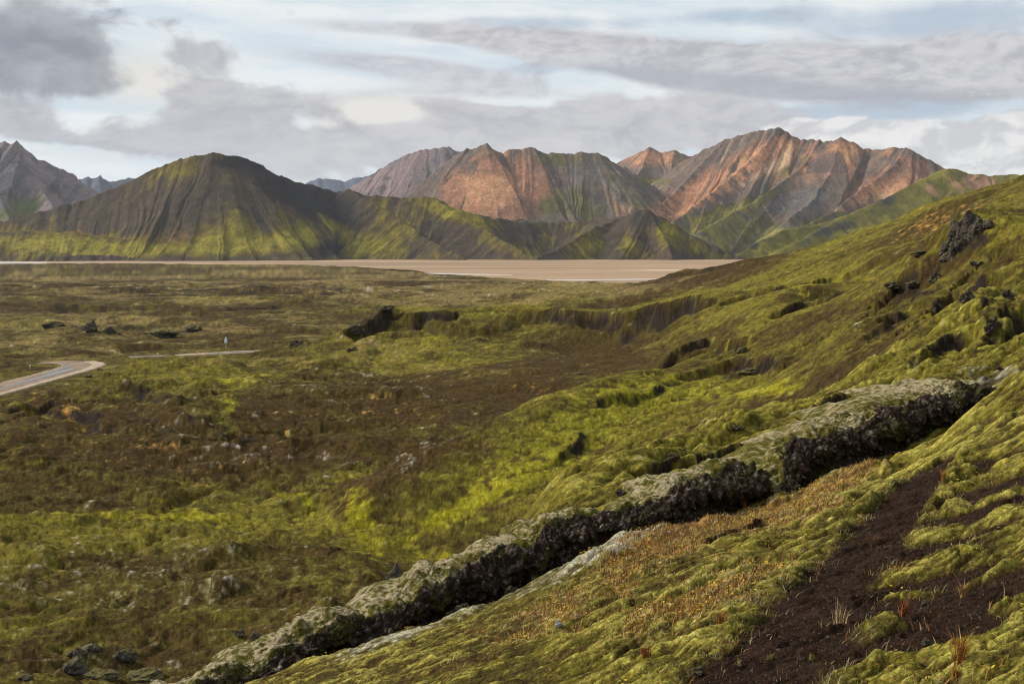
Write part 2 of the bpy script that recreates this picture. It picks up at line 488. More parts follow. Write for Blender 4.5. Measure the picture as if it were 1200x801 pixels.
ZPT = [
    # under the camera and out of frame
    *[(u, -1.7 - 0.0001 * (1200 - u), 1.0) for u in (-150, 200, 600, 1000, 1350)],
    *[(u, z, 3.0) for u, z in ((-150, -2.6), (200, -2.3), (600, -1.95), (1000, -1.68), (1350, -1.4))],
    (-150, -4.3, 7), (100, -3.7, 7), (-150, -6.6, 13), (100, -5.8, 13), (0, -9.8, 21), (160, -9.4, 21), (-150, -10, 21), (60, -12.8, 30), (300, -11.6, 28), (200, -6.2, 14.5),
    (420, -9.2, 24), (500, -8.2, 22), (420, -13.2, 38), (560, -7.2, 22), (560, -11.4, 33), (500, -13.4, 38), (640, -10.2, 31), (300, -7.0, 16.5), (420, -6.6, 18),
    # behind the lava ridge
    (350, -5.7, 15.6), (450, -5.4, 16.3), (550, -4.95, 17.3), (650, -4.32, 18.0), (750, -4.12, 19.0), (859, -3.86, 20.2), (972, -3.45, 22.2), (1077, -3.16, 24.8),
    # behind the near skyline
    (1195, -3.4, 60), (1120, -5.0, 58), (1042, -7.6, 58), (960, -9.9, 58), (899, -11.0, 54), (820, -12.2, 50), (740, -12.9, 46), (690, -13.2, 42), (640, -13.4, 38),
    # behind the knoll
    (1195, 2.6, 150), (1130, 1.2, 142), (1080, -2.4, 142), (1016, -6.2, 148), (975, -7.9, 144),
    # behind the dome
    (760, -14.6, 119), (686, -15.6, 110), (602, -16.1, 97), (528, -16.2, 90), (460, -16.3, 84),
    (830, -13.4, 142), (790, -14, 142),
    # behind the mound, the outcrop hill, the rim, the far hillside
    (340, -17.1, 101), (440, -17.1, 102), (430, -20.6, 262), (480, -20.4, 268), (560, -19.4, 278), (620, -16, 280), (700, -15.0, 250), (800, -11.4, 230),
    (880, -8.8, 215), (1195, 13, 340), (1100, 6, 380), (1000, -4, 420), (900, -11, 450), (820, -16, 490), (740, -20, 520), (1195, -5, 520), (1000, -16, 560),
    (1195, -23, 850), (1000, -23.5, 800), (850, -23.6, 680),
    # the plain
    *[(u, -22.2, 300) for u in (-100, 60, 200, 340)], *[(u, -23.0, 420) for u in (-100, 100, 300, 480, 590)], *[(u, -23.5, 620) for u in (-100, 150, 400, 620, 760)],
    *[(u, -23.9, 900) for u in (-100, 250, 600, 900, 1300)], *[(u, -24.0, 1500) for u in (-100, 250, 600, 900, 1300)],
    (60, -21.3, 240), (320, -21.4, 245), (400, -21.8, 270),
]
KR = 0.5
a1, e1 = ray([p[0] for p in PIX], [p[1] for p in PIX])
r1 = np.array([p[2] for p in PIX], float)
a2 = np.arctan((np.array([p[0] for p in ZPT], float) - 600) / F)
r2 = np.array([p[2] for p in ZPT], float)
e2 = np.array([p[1] for p in ZPT], float) / r2
TP = np.stack([np.concatenate([a1, a2]), KR * np.log(np.concatenate([r1, r2]))], 1)
model = tps(TP, np.concatenate([e1, e2]), 2e-5)
CA = np.linspace(-0.52, 0.52, 150)                      # coarse field
CL = np.linspace(math.log(0.8), math.log(2000), 330)
ca, cl = np.meshgrid(CA, CL)
coarse = tps_eval(model, np.stack([ca.ravel(), KR * cl.ravel()], 1)).reshape(ca.shape)


def base_e(az1, lr1):
    """field on a tensor grid of azimuths and log distances"""
    fj = (np.clip(az1, -0.5, 0.5) - CA[0]) / (CA[1] - CA[0])
    fi = (np.clip(lr1, CL[0], math.log(1800)) - CL[0]) / (CL[1] - CL[0])
    return cubic_up(coarse, fi, fj)


def base_at(az1, lr1):
    """field at scattered points (bilinear)"""
    fj = np.clip((np.clip(az1, -0.5, 0.5) - CA[0]) / (CA[1] - CA[0]), 0, len(CA) - 1.001)
    fi = np.clip((lr1 - CL[0]) / (CL[1] - CL[0]), 0, len(CL) - 1.001)
    i, j = np.floor(fi).astype(int), np.floor(fj).astype(int)
    t, s = fi - i, fj - j
    g = coarse
    return (g[i, j] * (1 - s) + g[i, j + 1] * s) * (1 - t) + (g[i + 1, j] * (1 - s) + g[i + 1, j + 1] * s) * t


# lava ridge: crest line (photo column, row, distance)
CREST = [(100, 852, 13.2), (225, 796, 14.0), (317, 753, 14.5), (390, 721, 14.9), (435, 705, 15.2), (500, 673, 15.7), (562, 647, 16.2), (610, 630, 16.6),
         (650, 613, 16.9), (680, 605, 17.2), (750, 580, 17.9), (800, 563, 18.4), (859, 544, 19.1), (914, 523, 20.0), (972, 494, 21.1), (1014, 479, 22.0),
         (1077, 457, 23.6), (1119, 440, 25.0), (1150, 437, 26.5)]
ca_, ce_ = ray([c[0] for c in CREST], [c[1] for c in CREST])
cr_ = np.array([c[2] for c in CREST])
CR3 = np.stack([cr_ * np.sin(ca_), cr_ * np.cos(ca_), CAMZ + cr_ * ce_], 1)


def seg_dist(x, y, pts, val=None):
    """distance to a plan polyline, arc length of the nearest point, side (+ = right of travel), interpolated value"""
    best = np.full(np.shape(x), 1e9, f32)
    s_at = np.zeros(np.shape(x), f32)
    side = np.zeros(np.shape(x), f32)
    va = np.zeros(np.shape(x), f32)
    L = 0.0
    for i in range(len(pts) - 1):
        ax, ay = pts[i][:2]
        bx, by = pts[i + 1][:2]
        dx, dy = bx - ax, by - ay
        ln = math.hypot(dx, dy)
        t = np.clip(((x - ax) * dx + (y - ay) * dy) / (ln * ln), 0, 1)
        px, py = x - ax - t * dx, y - ay - t * dy
        d = np.sqrt(px * px + py * py)
        mk = d < best
        best = np.where(mk, d, best)
        s_at = np.where(mk, L + t * ln, s_at)
        side = np.where(mk, np.sign(px * dy - py * dx), side)
        if val is not None:
            va = np.where(mk, val[i] + t * (val[i + 1] - val[i]), va)
        L += ln
    return best, s_at, side, va


def pix3_(u, v, r):
    a, e = ray(u, v)
    return (r * math.sin(a), r * math.cos(a), CAMZ + r * float(e))


# ------------------------------------------------------------------ ground: mesh
dense = np.linspace(-0.475, 0.475, 985)
wide = np.concatenate([np.linspace(-math.pi, -0.62, 30)[:-1], np.linspace(-0.62, -0.475, 12)[:-1], dense, np.linspace(0.475, 0.62, 12)[1:], np.linspace(0.62, math.pi, 30)[1:-1]])
lr = np.concatenate([np.linspace(math.log(0.5), math.log(3.0), 20)[:-1], np.linspace(math.log(3.0), math.log(30), 700)[:-1],
                     np.linspace(math.log(30), math.log(130), 310)[:-1], np.linspace(math.log(130), math.log(300), 190)[:-1], np.linspace(math.log(300), math.log(900), 120)[:-1],
                     np.linspace(math.log(900), math.log(12000), 24)])
E = base_e(wide, lr)
LR, A_ = lr[:, None] + 0 * E, wide[None, :] + 0 * E
RR = np.exp(LR)
# far from the picture the slope dies out into level ground
zrel = E * RR
zrel = np.where(RR > 1300, lerp(zrel, -24.0, sst(RR, 1300, 1800)), zrel)
XX, YY = (RR * np.sin(A_)), (RR * np.cos(A_))
U, V = unray(A_, zrel / RR)


def octave_w(lam):
    q = np.log(lam / RR)
    return sst(q, math.log(0.0018), math.log(0.005)) * (1 - sst(q, math.log(0.07), math.log(0.22)))


def octave_b(lam):
    q = np.log(lam / RR)
    return sst(q, math.log(0.004), math.log(0.012)) * (1 - sst(q, math.log(0.05), math.log(0.12)))


# where the ground is rough (lava, moss mats) or smooth
smoothz = spots(U, V, [(640, 425, 130, 28, 0, 0.8), (430, 610, 60, 50, 0, 0.7), (560, 570, 120, 40, 25, 0.6), (900, 455, 60, 18, 10, 0.7), (960, 300, 160, 18, 20, 0.5), (400, 455, 150, 18, 0, .3)])
craggy = spots(U, V, [(1135, 283, 24, 15, -25, 1.5), (1080, 320, 45, 12, 30, 0.8), (1060, 352, 60, 14, 10, 0.6), (455, 368, 14, 5, 15, 1.0), (425, 383, 20, 7, 35, 1.0), (500, 373, 40, 4, -5, 0.8),
                      (690, 376, 50, 5, -8, 0.9), (740, 385, 50, 8, 0, 0.6), (865, 408, 14, 6, 0, 0.9), (880, 430, 40, 5, 10, 0.7), (1130, 345, 60, 18, 20, 0.5), (1150, 365, 25, 25, 0, 0.5), (960, 468, 60, 5, 25, .6),
                      (800, 540, 60, 6, 25, .6), (250, 340, 260, 12, 0, 0.5), (120, 385, 100, 12, 0, 0.7), (240, 510, 60, 16, -15, 0.5), (200, 480, 120, 25, 0, .4), (100, 780, 90, 22, 0, 0.6), (150, 660, 200, 30, 0, 0.3), (300, 345, 300, 25, 0, .3), (25, 428, 40, 7, 0, .7)])
# footpath (plan polyline from the photograph)
PATH = [(820, 850, 3.7), (890, 800, 4.6), (935, 745, 5.6), (965, 700, 6.5), (1005, 655, 7.9), (1045, 605, 9.8), (1070, 575, 11.4), (1092, 553, 12.7), (1112, 537, 13.8)]
PW = [0.42, 0.36, 0.32, 0.28, 0.27, 0.27, 0.26, 0.24, 0.12]
pa_, pe_ = ray([p[0] for p in PATH], [p[1] for p in PATH])
PTH = np.stack([np.array([p[2] for p in PATH]) * np.sin(pa_), np.array([p[2] for p in PATH]) * np.cos(pa_)], 1)
near = RR < 32
dpath = np.full(RR.shape, 99, f32); wpath = np.full(RR.shape, 0.5, f32)
rows = np.where(lr < math.log(32))[0]
sl = slice(rows[0], rows[-1] + 1)
d_, s_, sd_, w_ = seg_dist(XX[sl], YY[sl], PTH, PW)
dpath[sl], wpath[sl] = d_, w_
wob = 0.16 * fbm(XX * 2.1, YY * 2.1, 4, 61)
pathm = 1 - sst(dpath / np.maximum(wpath, .05) + wob * 1.6, 0.75, 1.2)
# bare dark soil also breaks through right of the path
soilr = sst(fbm(XX * 0.9 + 0.5 * YY, YY * 1.4 - 0.4 * XX, 4, 77) + 1.2 * spots(U, V, [(1090, 735, 90, 45, 0, .75), (1150, 690, 60, 25, 10, .45), (1090, 650, 60, 25, 20, .55), (1150, 590, 60, 20, 20, .5), (1150, 545, 50, 14, 25, .4), (985, 770, 70, 40, 0, .4)])
            - 0.55 * sst(RR, 9, 16), 0.28, 0.5) * near * sst(U, 780, 1000)
bare = np.clip(np.maximum(pathm, soilr), 0, 1)

# stretched coordinates: mats and flow folds run along the slope, parallel to the lava ridge
ddx, ddy = 0.72, 0.69
SX, SY = XX * ddx + YY * ddy, -XX * ddy + YY * ddx
DET = np.zeros(RR.shape, f32)
bill = np.zeros(RR.shape, f32)
mossz = sst(U, 520, 760) * (1 - sst(RR, 100, 150))
clump = fbm(A_ / .05, LR / .07, 3, 55)
rough = np.clip((1.0 - 0.6 * smoothz + 0.7 * craggy + 0.9 * mossz * (1 - .75 * sst(RR, 40, 60)) + .5 * sst(RR, 34, 42) * (1 - sst(U, 430, 540)) * (1 - sst(RR, 170, 240))) * (1 + .45 * clump), 0.25, 2.8)
anis = sst(U, 480, 720) * (1 - sst(RR, 90, 160)) + 1e-3
for lam, seed in ((60, 1), (25, 2), (10, 3), (4.2, 4), (1.9, 5), (0.85, 6), (0.36, 7), (0.16, 8), (0.075, 9), (0.038, 10)):
    ow = octave_w(lam)
    if ow.max() <= 0:
        continue
    rs = np.where(ow.max(1) > 0)[0]
    q = slice(rs[0], rs[-1] + 1)
    wx = 0.35 * pn(SX[q] / lam * .7, SY[q] / lam * .7, seed + 40)
    n = lerp(pn(SX[q] / lam + wx, SY[q] / lam - wx, seed), pn(SX[q] / lam * .45 + wx, SY[q] / lam * 1.25 - wx, seed + 20), anis[q])
    b = np.abs(n) ** 0.8 * 1.6 - 0.5                      # rounded cushions parted by creases
    kk = 0.62 if lam < 3 else 0.35
    far_k = 1 - 0.45 * sst(RR[q], 180, 420)
    h = lam * 0.115 * (lerp(n * 0.6, b, kk)) * ow[q] * rough[q] * far_k
    if lam > 0.2:
        h = h * (1 - 0.85 * bare[q])
    DET[q] += h.astype(f32)
    bill[q] += (b * octave_b(lam)[q]).astype(f32)
# raised moss mats over the bare soil (a real step), crags of lava
DET += (near * 0.045 * (1 - bare) * sst(RR, 2, 4)).astype(f32)
crn = fbm(A_ / .016, LR / .03, 5, 91, 0.6)
crag = sst(np.minimum(craggy, 1.1) * 0.95 + crn * 0.55, 0.55, 1.05)
SCARP = [
    ([(622, 359, 234), (645, 363, 230), (668, 367, 225), (690, 372, 220), (720, 375, 215), (760, 371, 207), (800, 361, 196), (850, 354, 181)], 2.6, 14),
    ([(397, 400, 222), (420, 386, 228), (437, 378, 232), (455, 367, 236), (476, 366, 238)], 3.0, 10),
    ([(485, 373, 234), (512, 374, 234), (548, 374, 234)], 1.8, 9),
    ([(1127, 262, 115), (1112, 273, 116), (1090, 282, 118), (1063, 303, 121), (1030, 326, 125)], 1.6, 6),
    ([(1036, 346, 112), (1056, 338, 112), (1080, 330, 110), (1102, 326, 110)], 1.5, 6),
    ([(1075, 352, 92), (1105, 342, 96), (1150, 338, 88), (1195, 334, 81)], 1.1, 5),
    ([(842, 404, 125), (865, 404, 121), (886, 412, 114)], 1.6, 6),
    ([(835, 430, 105), (862, 430, 104), (890, 436, 97), (925, 430, 94), (950, 424, 93)], 1.1, 6),
    ([(985, 376, 101), (1020, 364, 102), (1050, 357, 103)], 1.0, 5), ([(1000, 398, 88), (1030, 388, 88), (1055, 372, 94)], .7, 4),
    ([(905, 386, 124), (918, 374, 131), (935, 360, 137), (960, 351, 133), (985, 347, 124)], 1.6, 8), ([(886, 334, 188), (915, 325, 186), (945, 316, 186), (985, 310, 190)], 1.8, 10),
    ([(640, 545, 70), (665, 528, 73.5), (690, 510, 77)], .45, 3), ([(690, 474, 84), (740, 464, 88), (790, 452, 94)], .4, 3), ([(770, 421, 122), (800, 411, 126), (835, 402, 128)], 1.0, 5),
    ([(700, 590, 19.6), (740, 572, 20.2), (790, 548, 21.5), (830, 532, 22.5), (880, 512, 24), (910, 502, 25)], .32, 1.2), ([(1040, 425, 33), (1075, 400, 36), (1110, 381, 39)], .45, 1.8),
    ([(1145, 400, 35), (1165, 385, 38), (1190, 355, 43)], .7, 2.2), ([(930, 490, 27), (980, 470, 29), (1030, 445, 31)], .3, 1.5), ([(820, 650, 10.5), (855, 635, 11.6), (900, 615, 12.6)], .14, .5),
    ([(680, 352, 430), (760, 337, 405), (840, 321, 360), (905, 308, 340)], 2.0, 16),
    ([(20, 336, 520), (80, 342, 470), (150, 343, 465), (200, 342, 470)], 3.0, 18), ([(215, 345, 455), (270, 347, 450), (340, 342, 470)], 2.4, 16),
    ([(150, 390, 310), (190, 385, 318), (240, 386, 316)], 2.0, 12), ([(30, 318, 760), (130, 319, 740)], 2.5, 25), ([(380, 322, 700), (470, 326, 640)], 2.0, 20),
    ([(-20, 484, 125), (60, 476, 132), (110, 492, 118), (150, 520, 98)], 0.9, 8), ([(150, 452, 152), (185, 470, 134), (235, 492, 115)], 1.0, 8), ([(240, 510, 100), (285, 505, 103), (300, 515, 97)], .9, 6),
]
scarp_face = np.zeros(RR.shape, f32)
for pts, hh_, ll_ in SCARP:
    P = np.array([pix3_(*p) for p in pts])
    hh_ = hh_ * (1.45 if pts[0][2] < 250 else 1.0)
    rmax_ = max(p[2] for p in pts) + 3 * ll_; rmin_ = min(p[2] for p in pts) - 5 * ll_
    r0, r1_ = np.searchsorted(lr, math.log(max(rmin_, 1))), np.searchsorted(lr, math.log(rmax_))
    q = slice(r0, r1_)
    L_ = np.concatenate([[0], np.cumsum(np.linalg.norm(np.diff(P[:, :2], axis=0), axis=1))])
    xw = XX[q] + ll_ * .28 * fbm(XX[q] / ll_, YY[q] / ll_, 3, 131); yw = YY[q] + ll_ * .28 * fbm(XX[q] / ll_ + 40, YY[q] / ll_, 3, 133)
    d, s, side, _ = seg_dist(xw, yw, P)
    sd = d * side                                    # positive on the camera side
    fade = sst(s, 0, L_[-1] * .12) * (1 - sst(s, L_[-1] * .88, L_[-1])) * (0.7 + .5 * pn(s / ll_ * .8, s * 0, 137))
    st_ = sst(sd, -.03 * ll_, .20 * ll_)
    DET[q] -= (hh_ * fade * st_ * np.exp(-np.maximum(sd, 0) / ll_)).astype(f32)
    DET[q] += (0.25 * hh_ * fade * np.exp(-np.maximum(-sd, 0) / (ll_ * .5)) * (sd < .03 * ll_)).astype(f32)
    scarp_face[q] = np.maximum(scarp_face[q], fade * np.exp(-((sd - .10 * ll_) / (.17 * ll_)) ** 2))
crag = np.maximum(crag, sst(scarp_face + .35 * crn, .35, .75))
DET += (crag * RR * 0.0003 * (0.6 + 1.5 * np.abs(fbm(A_ / .006, LR / .010, 4, 95)))).astype(f32)
# no bumps on the far flat, none under the eye
DET *= (1 - sst(RR, 700, 1100)) * sst(RR, 1.5, 3.5)
# trench under the lava ridge
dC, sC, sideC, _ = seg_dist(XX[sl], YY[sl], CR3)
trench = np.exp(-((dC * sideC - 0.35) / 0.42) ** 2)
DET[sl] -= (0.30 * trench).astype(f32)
Zg = CAMZ + zrel + DET
Zg = np.where(RR > 740, np.minimum(Zg, lerp(5, 0.0, sst(RR, 700, 800))), Zg)

ROADS = [([(-90, 474, 138), (-40, 466, 144), (0, 455, 153), (30, 447, 161), (60, 439, 170), (85, 432, 179), (97, 427, 188), (85, 424, 198), (60, 425, 205)], 4.2, .9),
         ([(150, 417.5, 215), (205, 416.5, 219), (240, 414.5, 224), (275, 412.5, 228), (310, 411, 232), (345, 409, 237), (385, 406, 244)], 2.6, .8)]
RBED = []
for pts, hw_, _ in ROADS:
    P = np.array([pix3_(*p) for p in pts])
    q = slice(np.searchsorted(lr, math.log(120)), np.searchsorted(lr, math.log(270)))
    zc_ = np.convolve(np.pad(P[:, 2], 1, mode='edge'), [.25, .5, .25], 'valid')
    d, s, side, zv = seg_dist(XX[q], YY[q], P, zc_)
    Zg[q] = lerp(Zg[q], zv - .05, 1 - sst(d, hw_, hw_ * 2.4))
    RBED.append(np.column_stack([P[:, :2], zc_]))

# ---- ground colour (albedo, with highlights and bank shade put in)
hex_ = lambda r, g, b: np.array([r, g, b], f32)
MOSS, LIME, OLIVE = hex_(.110, .092, .013), hex_(.190, .168, .009), hex_(.060, .047, .010)
HEATH, DRY, SOIL, ROCK = hex_(.042, .026, .008), hex_(.150, .108, .040), hex_(.022, .012, .007), hex_(.019, .014, .010)
LICH, ORNG, STRAW = hex_(.29, .275, .225), hex_(.26, .125, .028), hex_(.29, .215, .10)
PA, PL = 0.72 * A_ + 0.69 * LR, -0.69 * A_ + 0.72 * LR      # patches that keep a natural size with distance


def mixc(c, d, t):
    return c + (d - c) * t[..., None]


nA = fbm(A_ / .085, LR / .11, 4, 11)
E3 = Zg / RR


def fbm_s(wa, wl, we, o, seed, gain=.5):
    p = np.stack([A_ / wa, LR / wl, (zrel + DET) / RR / we], -1)
    out = np.zeros(RR.shape, f32)
    for i in range(0, len(lr), 100):
        out[i:i + 100] = fbm3(p[i:i + 100], 1.0, o, seed, gain)
    return out


nB = fbm_s(.030, .042, .024, 4, 21)
nC = lerp(fbm_s(.010, .016, .009, 4, 35, 0.62), fbm(PA / .014, PL / .008, 4, 31, 0.65), anis * (1 - sst(RR, 40, 70)))
nF = fbm_s(.0021, .0045, .002, 1, 45)
nD = fbm_s(.0042, .008, .004, 2, 41, 0.7)
colG = np.empty(RR.shape + (3,), f32)
colG[:] = OLIVE
GREEN = [
    (650, 540, 110, 45, 25, .55), (760, 460, 110, 25, 10, .4), (900, 455, 70, 16, 10, .5), (1000, 300, 200, 30, 22, .25), (1180, 265, 60, 30, 0, .7), (500, 400, 100, 30, 0, .5), (520, 365, 80, 6, 0, .5),
    (760, 350, 120, 10, 0, .5), (220, 620, 200, 25, 5, .5), (300, 600, 140, 14, -15, .4), (430, 590, 60, 50, 0, .6), (250, 440, 120, 22, 0, .55), (110, 445, 80, 20, 0, .3), (30, 660, 60, 60, 0, .3), (450, 425, 120, 10, 0, .5), (240, 345, 60, 8, 0, .5), (280, 352, 90, 5, 0, .5),
    (260, 480, 14, 20, 0, .6), (30, 380, 60, 8, 0, .2), (90, 620, 160, 14, -5, .4),
    (700, 410, 90, 25, 0, -.55), (640, 470, 60, 30, 0, -.3), (480, 470, 100, 25, -5, -.45), (400, 530, 110, 18, 0, -.7), (160, 530, 150, 35, -5, -.35), (330, 480, 70, 30, 0, -.3), (470, 560, 40, 16, 40, -.6), (350, 330, 400, 14, 0, -.15), (140, 490, 120, 14, 0, -.3), (900, 318, 70, 14, 12, -.25),
    (650, 525, 150, 50, 25, .65, 50, 104), (760, 450, 120, 30, 5, .5, 60, 104), (425, 570, 40, 14, 42, -1.5, 60, 80), (470, 545, 40, 6, 38, -.6, 60, 80), (520, 522, 70, 9, 28, -.2, 68, 84), (540, 562, 90, 34, 30, .7, 55, 78), (560, 425, 120, 22, 0, .5, 103, 226), (520, 480, 80, 10, -8, .2, 85, 140), (590, 445, 130, 40, 0, -.75, 103, 170), (690, 410, 90, 30, 0, -.7, 115, 226), (740, 442, 80, 10, 5, .5, 80, 102), (640, 468, 60, 8, 28, .5, 78, 100), (560, 420, 90, 8, 0, .7, 150, 205), (780, 352, 150, 10, 0, 1.0, 222, 330), (520, 380, 90, 16, 0, .7, 195, 246),
    (820, 425, 120, 30, 0, .35, 98, 175), (980, 330, 200, 24, 22, .4, 130, 300), (720, 345, 80, 12, 15, -.9, 330, 475), (820, 325, 120, 13, 17, -1.1, 280, 480), (1150, 290, 110, 50, 0, .7, 64, 130), (1080, 268, 60, 16, 25, -.5, 130, 260), (930, 460, 320, 120, 0, .6, 16, 52), (985, 432, 60, 9, 28, -.6, 56, 110), (880, 474, 70, 8, 20, -.45, 52, 80), (760, 515, 70, 12, 22, -.5, 42, 62), (900, 425, 60, 8, 0, -.6, 70, 110), (960, 375, 60, 10, 20, -.5, 100, 145), (640, 600, 60, 18, 28, -.3, 40, 60), (790, 520, 90, 8, 22, -.75, 55, 95), (690, 574, 70, 9, 28, -.75, 48, 80), (870, 484, 60, 6, 20, -.6, 60, 90), (600, 622, 50, 8, 28, -.5, 50, 70), (1020, 390, 40, 8, 25, -.2, 60, 110), (1100, 310, 60, 9, 25, -.5, 70, 130), (940, 345, 80, 7, 15, -.5, 140, 230), (850, 395, 60, 6, 0, -.5, 120, 180)]
green = np.minimum(0.20 + 0.38 * sst(U, 480, 700) + spots(U, V, [q for q in GREEN if q[5] > 0]), 0.80) + spots(U, V, [q for q in GREEN if q[5] < 0])
nE = fbm(A_ / .16, LR / .30, 5, 61, .6) * sst(RR, 200, 320)
green = green + .45 * nE
# steep banks browner and darker: heath, plus their shade put into the albedo
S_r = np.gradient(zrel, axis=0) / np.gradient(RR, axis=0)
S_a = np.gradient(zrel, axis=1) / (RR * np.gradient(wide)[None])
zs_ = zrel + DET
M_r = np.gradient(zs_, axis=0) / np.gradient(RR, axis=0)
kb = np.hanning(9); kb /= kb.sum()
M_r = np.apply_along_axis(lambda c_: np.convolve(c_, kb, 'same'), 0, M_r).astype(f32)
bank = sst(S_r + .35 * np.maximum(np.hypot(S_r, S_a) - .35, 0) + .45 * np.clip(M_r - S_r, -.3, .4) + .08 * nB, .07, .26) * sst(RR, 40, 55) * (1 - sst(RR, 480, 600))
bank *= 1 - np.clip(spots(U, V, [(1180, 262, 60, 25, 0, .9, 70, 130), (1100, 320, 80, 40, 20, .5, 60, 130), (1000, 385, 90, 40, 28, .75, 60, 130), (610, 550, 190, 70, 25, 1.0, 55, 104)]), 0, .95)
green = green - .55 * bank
gm = sst(green + 0.36 * nA + 0.28 * nB + 0.30 * nC, 0.22, 0.95)
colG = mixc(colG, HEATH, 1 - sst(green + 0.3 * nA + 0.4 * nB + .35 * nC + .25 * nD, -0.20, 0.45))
colG = mixc(colG, OLIVE * .8, bank * .6)  # bank shade mixed into the albedo as darker olive
colG = mixc(colG, MOSS, gm)
lime = spots(U, V, [(545, 590, 110, 14, 28, 1.0), (620, 550, 60, 14, 28, .6), (700, 520, 60, 10, 20, .5), (420, 600, 22, 40, 10, .8), (240, 605, 110, 10, -8, .6), (120, 605, 90, 8, 0, .6), (345, 585, 50, 6, -28, .8), (905, 455, 55, 12, 12, .8), (270, 480, 10, 18, 0, .7), (260, 448, 60, 10, 0, .5),
                    (960, 330, 50, 8, 20, .5), (530, 395, 60, 14, 0, .4), (520, 655, 60, 12, 0, .6), (30, 545, 40, 14, 0, .4), (60, 480, 60, 6, -10, .5), (830, 780, 140, 20, 20, .25), (1130, 640, 80, 30, 10, .25), (1150, 690, 50, 20, 0, .4)])
colG = mixc(colG, LIME, np.clip(sst(lime * 1.15 + 0.35 * nB + 0.3 * nC, 0.35, 1.0) * 0.85, 0, 1))
# lighter moss on the mound's crown and face, highlight put into the albedo
moss_hilite = spots(U, V, [(640, 530, 130, 42, 27, 1.1, 56, 103), (745, 462, 90, 24, 8, 1.0, 70, 103), (850, 458, 80, 12, 5, .6, 70, 100)])
colG = mixc(colG, np.array([.165, .150, .013], f32), sst(moss_hilite + .3 * nB + .35 * nC, .35, 1.1) * .75)
# dry plain, straw patches
dry = .30 * sst(RR, 240, 330) + spots(U, V, [(250, 395, 350, 30, 0, .35), (350, 330, 420, 22, 0, .5), (600, 345, 160, 12, 0, .3), (330, 425, 140, 10, 0, .45), (60, 420, 100, 14, 0, .3), (450, 435, 100, 14, 0, .3), (600, 460, 70, 8, 0, .2)])
colG = mixc(colG, DRY, sst(dry + .4 * fbm(A_ / .14 + 9, LR / .22, 4, 67) * sst(RR, 200, 320) + 0.4 * nA + 0.4 * nB + 0.15 * nC, 0.42, 0.95) * 0.75)
# pale lichen heads on the hummocks of the valley and the plain
lich = spots(U, V, [(150, 665, 260, 45, 0, .45), (60, 700, 120, 16, -8, .35), (250, 700, 80, 16, 0, .4), (480, 700, 90, 12, 0, .35), (220, 500, 150, 40, -15, .35), (350, 455, 60, 14, 0, .5), (140, 775, 180, 30, 0, .45), (480, 455, 60, 10, -10, .5), (350, 535, 80, 12, 5, .3), (510, 520, 60, 14, 38, .55),
                    (330, 338, 300, 8, 0, .35), (80, 400, 120, 20, 0, .25), (600, 330, 100, 4, 0, .5), (460, 555, 40, 14, 38, .45)])
lm = sst(lich * 1.0 + 0.25 * nB + 0.30 * bill + 0.5 * nC, 0.62, 1.1) * sst(nD, -0.3, 0.35)
colG = mixc(colG, np.array([.20, .175, .14], f32), np.clip(lm, 0, 1) * 0.8)
# autumn colours
org = spots(U, V, [(200, 540, 140, 30, -10, .38), (420, 480, 140, 20, 0, .36), (60, 470, 60, 14, -20, .5), (120, 437, 14, 6, -20, .5), (1080, 265, 60, 14, 25, .42), (1130, 245, 50, 10, 20, .36), (1000, 330, 60, 6, 10, .3), (620, 450, 60, 14, -10, .3), (560, 320, 100, 4, 0, .3),
                   (780, 640, 120, 16, 15, .75), (880, 600, 90, 18, 20, .8), (960, 590, 60, 22, 25, .7), (700, 690, 140, 22, 20, .55), (850, 690, 130, 26, 22, .55), (640, 740, 120, 22, 18, .45), (1150, 460, 50, 12, 10, .6), (1010, 560, 40, 14, 20, .8), (800, 730, 120, 18, 22, .5), (1120, 600, 60, 14, 15, .5)])
om = sst(org * 1.2 + 0.40 * nB + 0.40 * nD + .2 * nC, 0.58, 1.10)
colG = mixc(colG, mixc(np.broadcast_to(ORNG, colG.shape), STRAW, sst(nD + .5 * nC, -.1, .5) * (.75 - .6 * sst(RR, 25, 45))), om * 0.8)
brown = sst(org * 0.7 + 0.5 * fbm(PA / .03, PL / .015, 4, 47), 0.5, 0.85)
colG = mixc(colG, np.array([.085, .048, .018], f32), brown * 0.6)
# pale yellow-green cushion tops of the near moss, highlights put into the albedo
mnear = (1 - sst(RR, 16, 26)) * sst(bill, 0.0, 0.9) * (1 - om)
colG = mixc(colG, np.array([.275, .235, .050], f32), mnear * 0.75)
mslope = sst(RR, 17, 22) * (1 - sst(RR, 46, 54)) * sst(U, 560, 660)
colG = mixc(colG, np.array([.195, .168, .030], f32), mslope * sst(bill + .5 * nC, 0.1, 1.1) * 0.75)  # cushion tops of the moss slope lightened, a painted highlight
# grey lichen along the lip under the ridge and on the right
gl = spots(U, V, [(620, 690, 120, 14, 21, .9), (740, 640, 60, 10, 21, .8), (450, 755, 80, 9, 21, .9), (860, 600, 50, 6, 20, .8), (980, 552, 50, 5, 14, .9), (1120, 470, 60, 14, 20, .9), (1160, 440, 50, 10, 5, .8), (1030, 510, 60, 10, 28, .4), (830, 607, 50, 8, 20, .7), (690, 700, 60, 6, 18, .4)])
glm = sst(gl + 0.35 * bill + 0.4 * nC, 0.55, 1.25)
colG = mixc(colG, LICH, glm * 0.75)
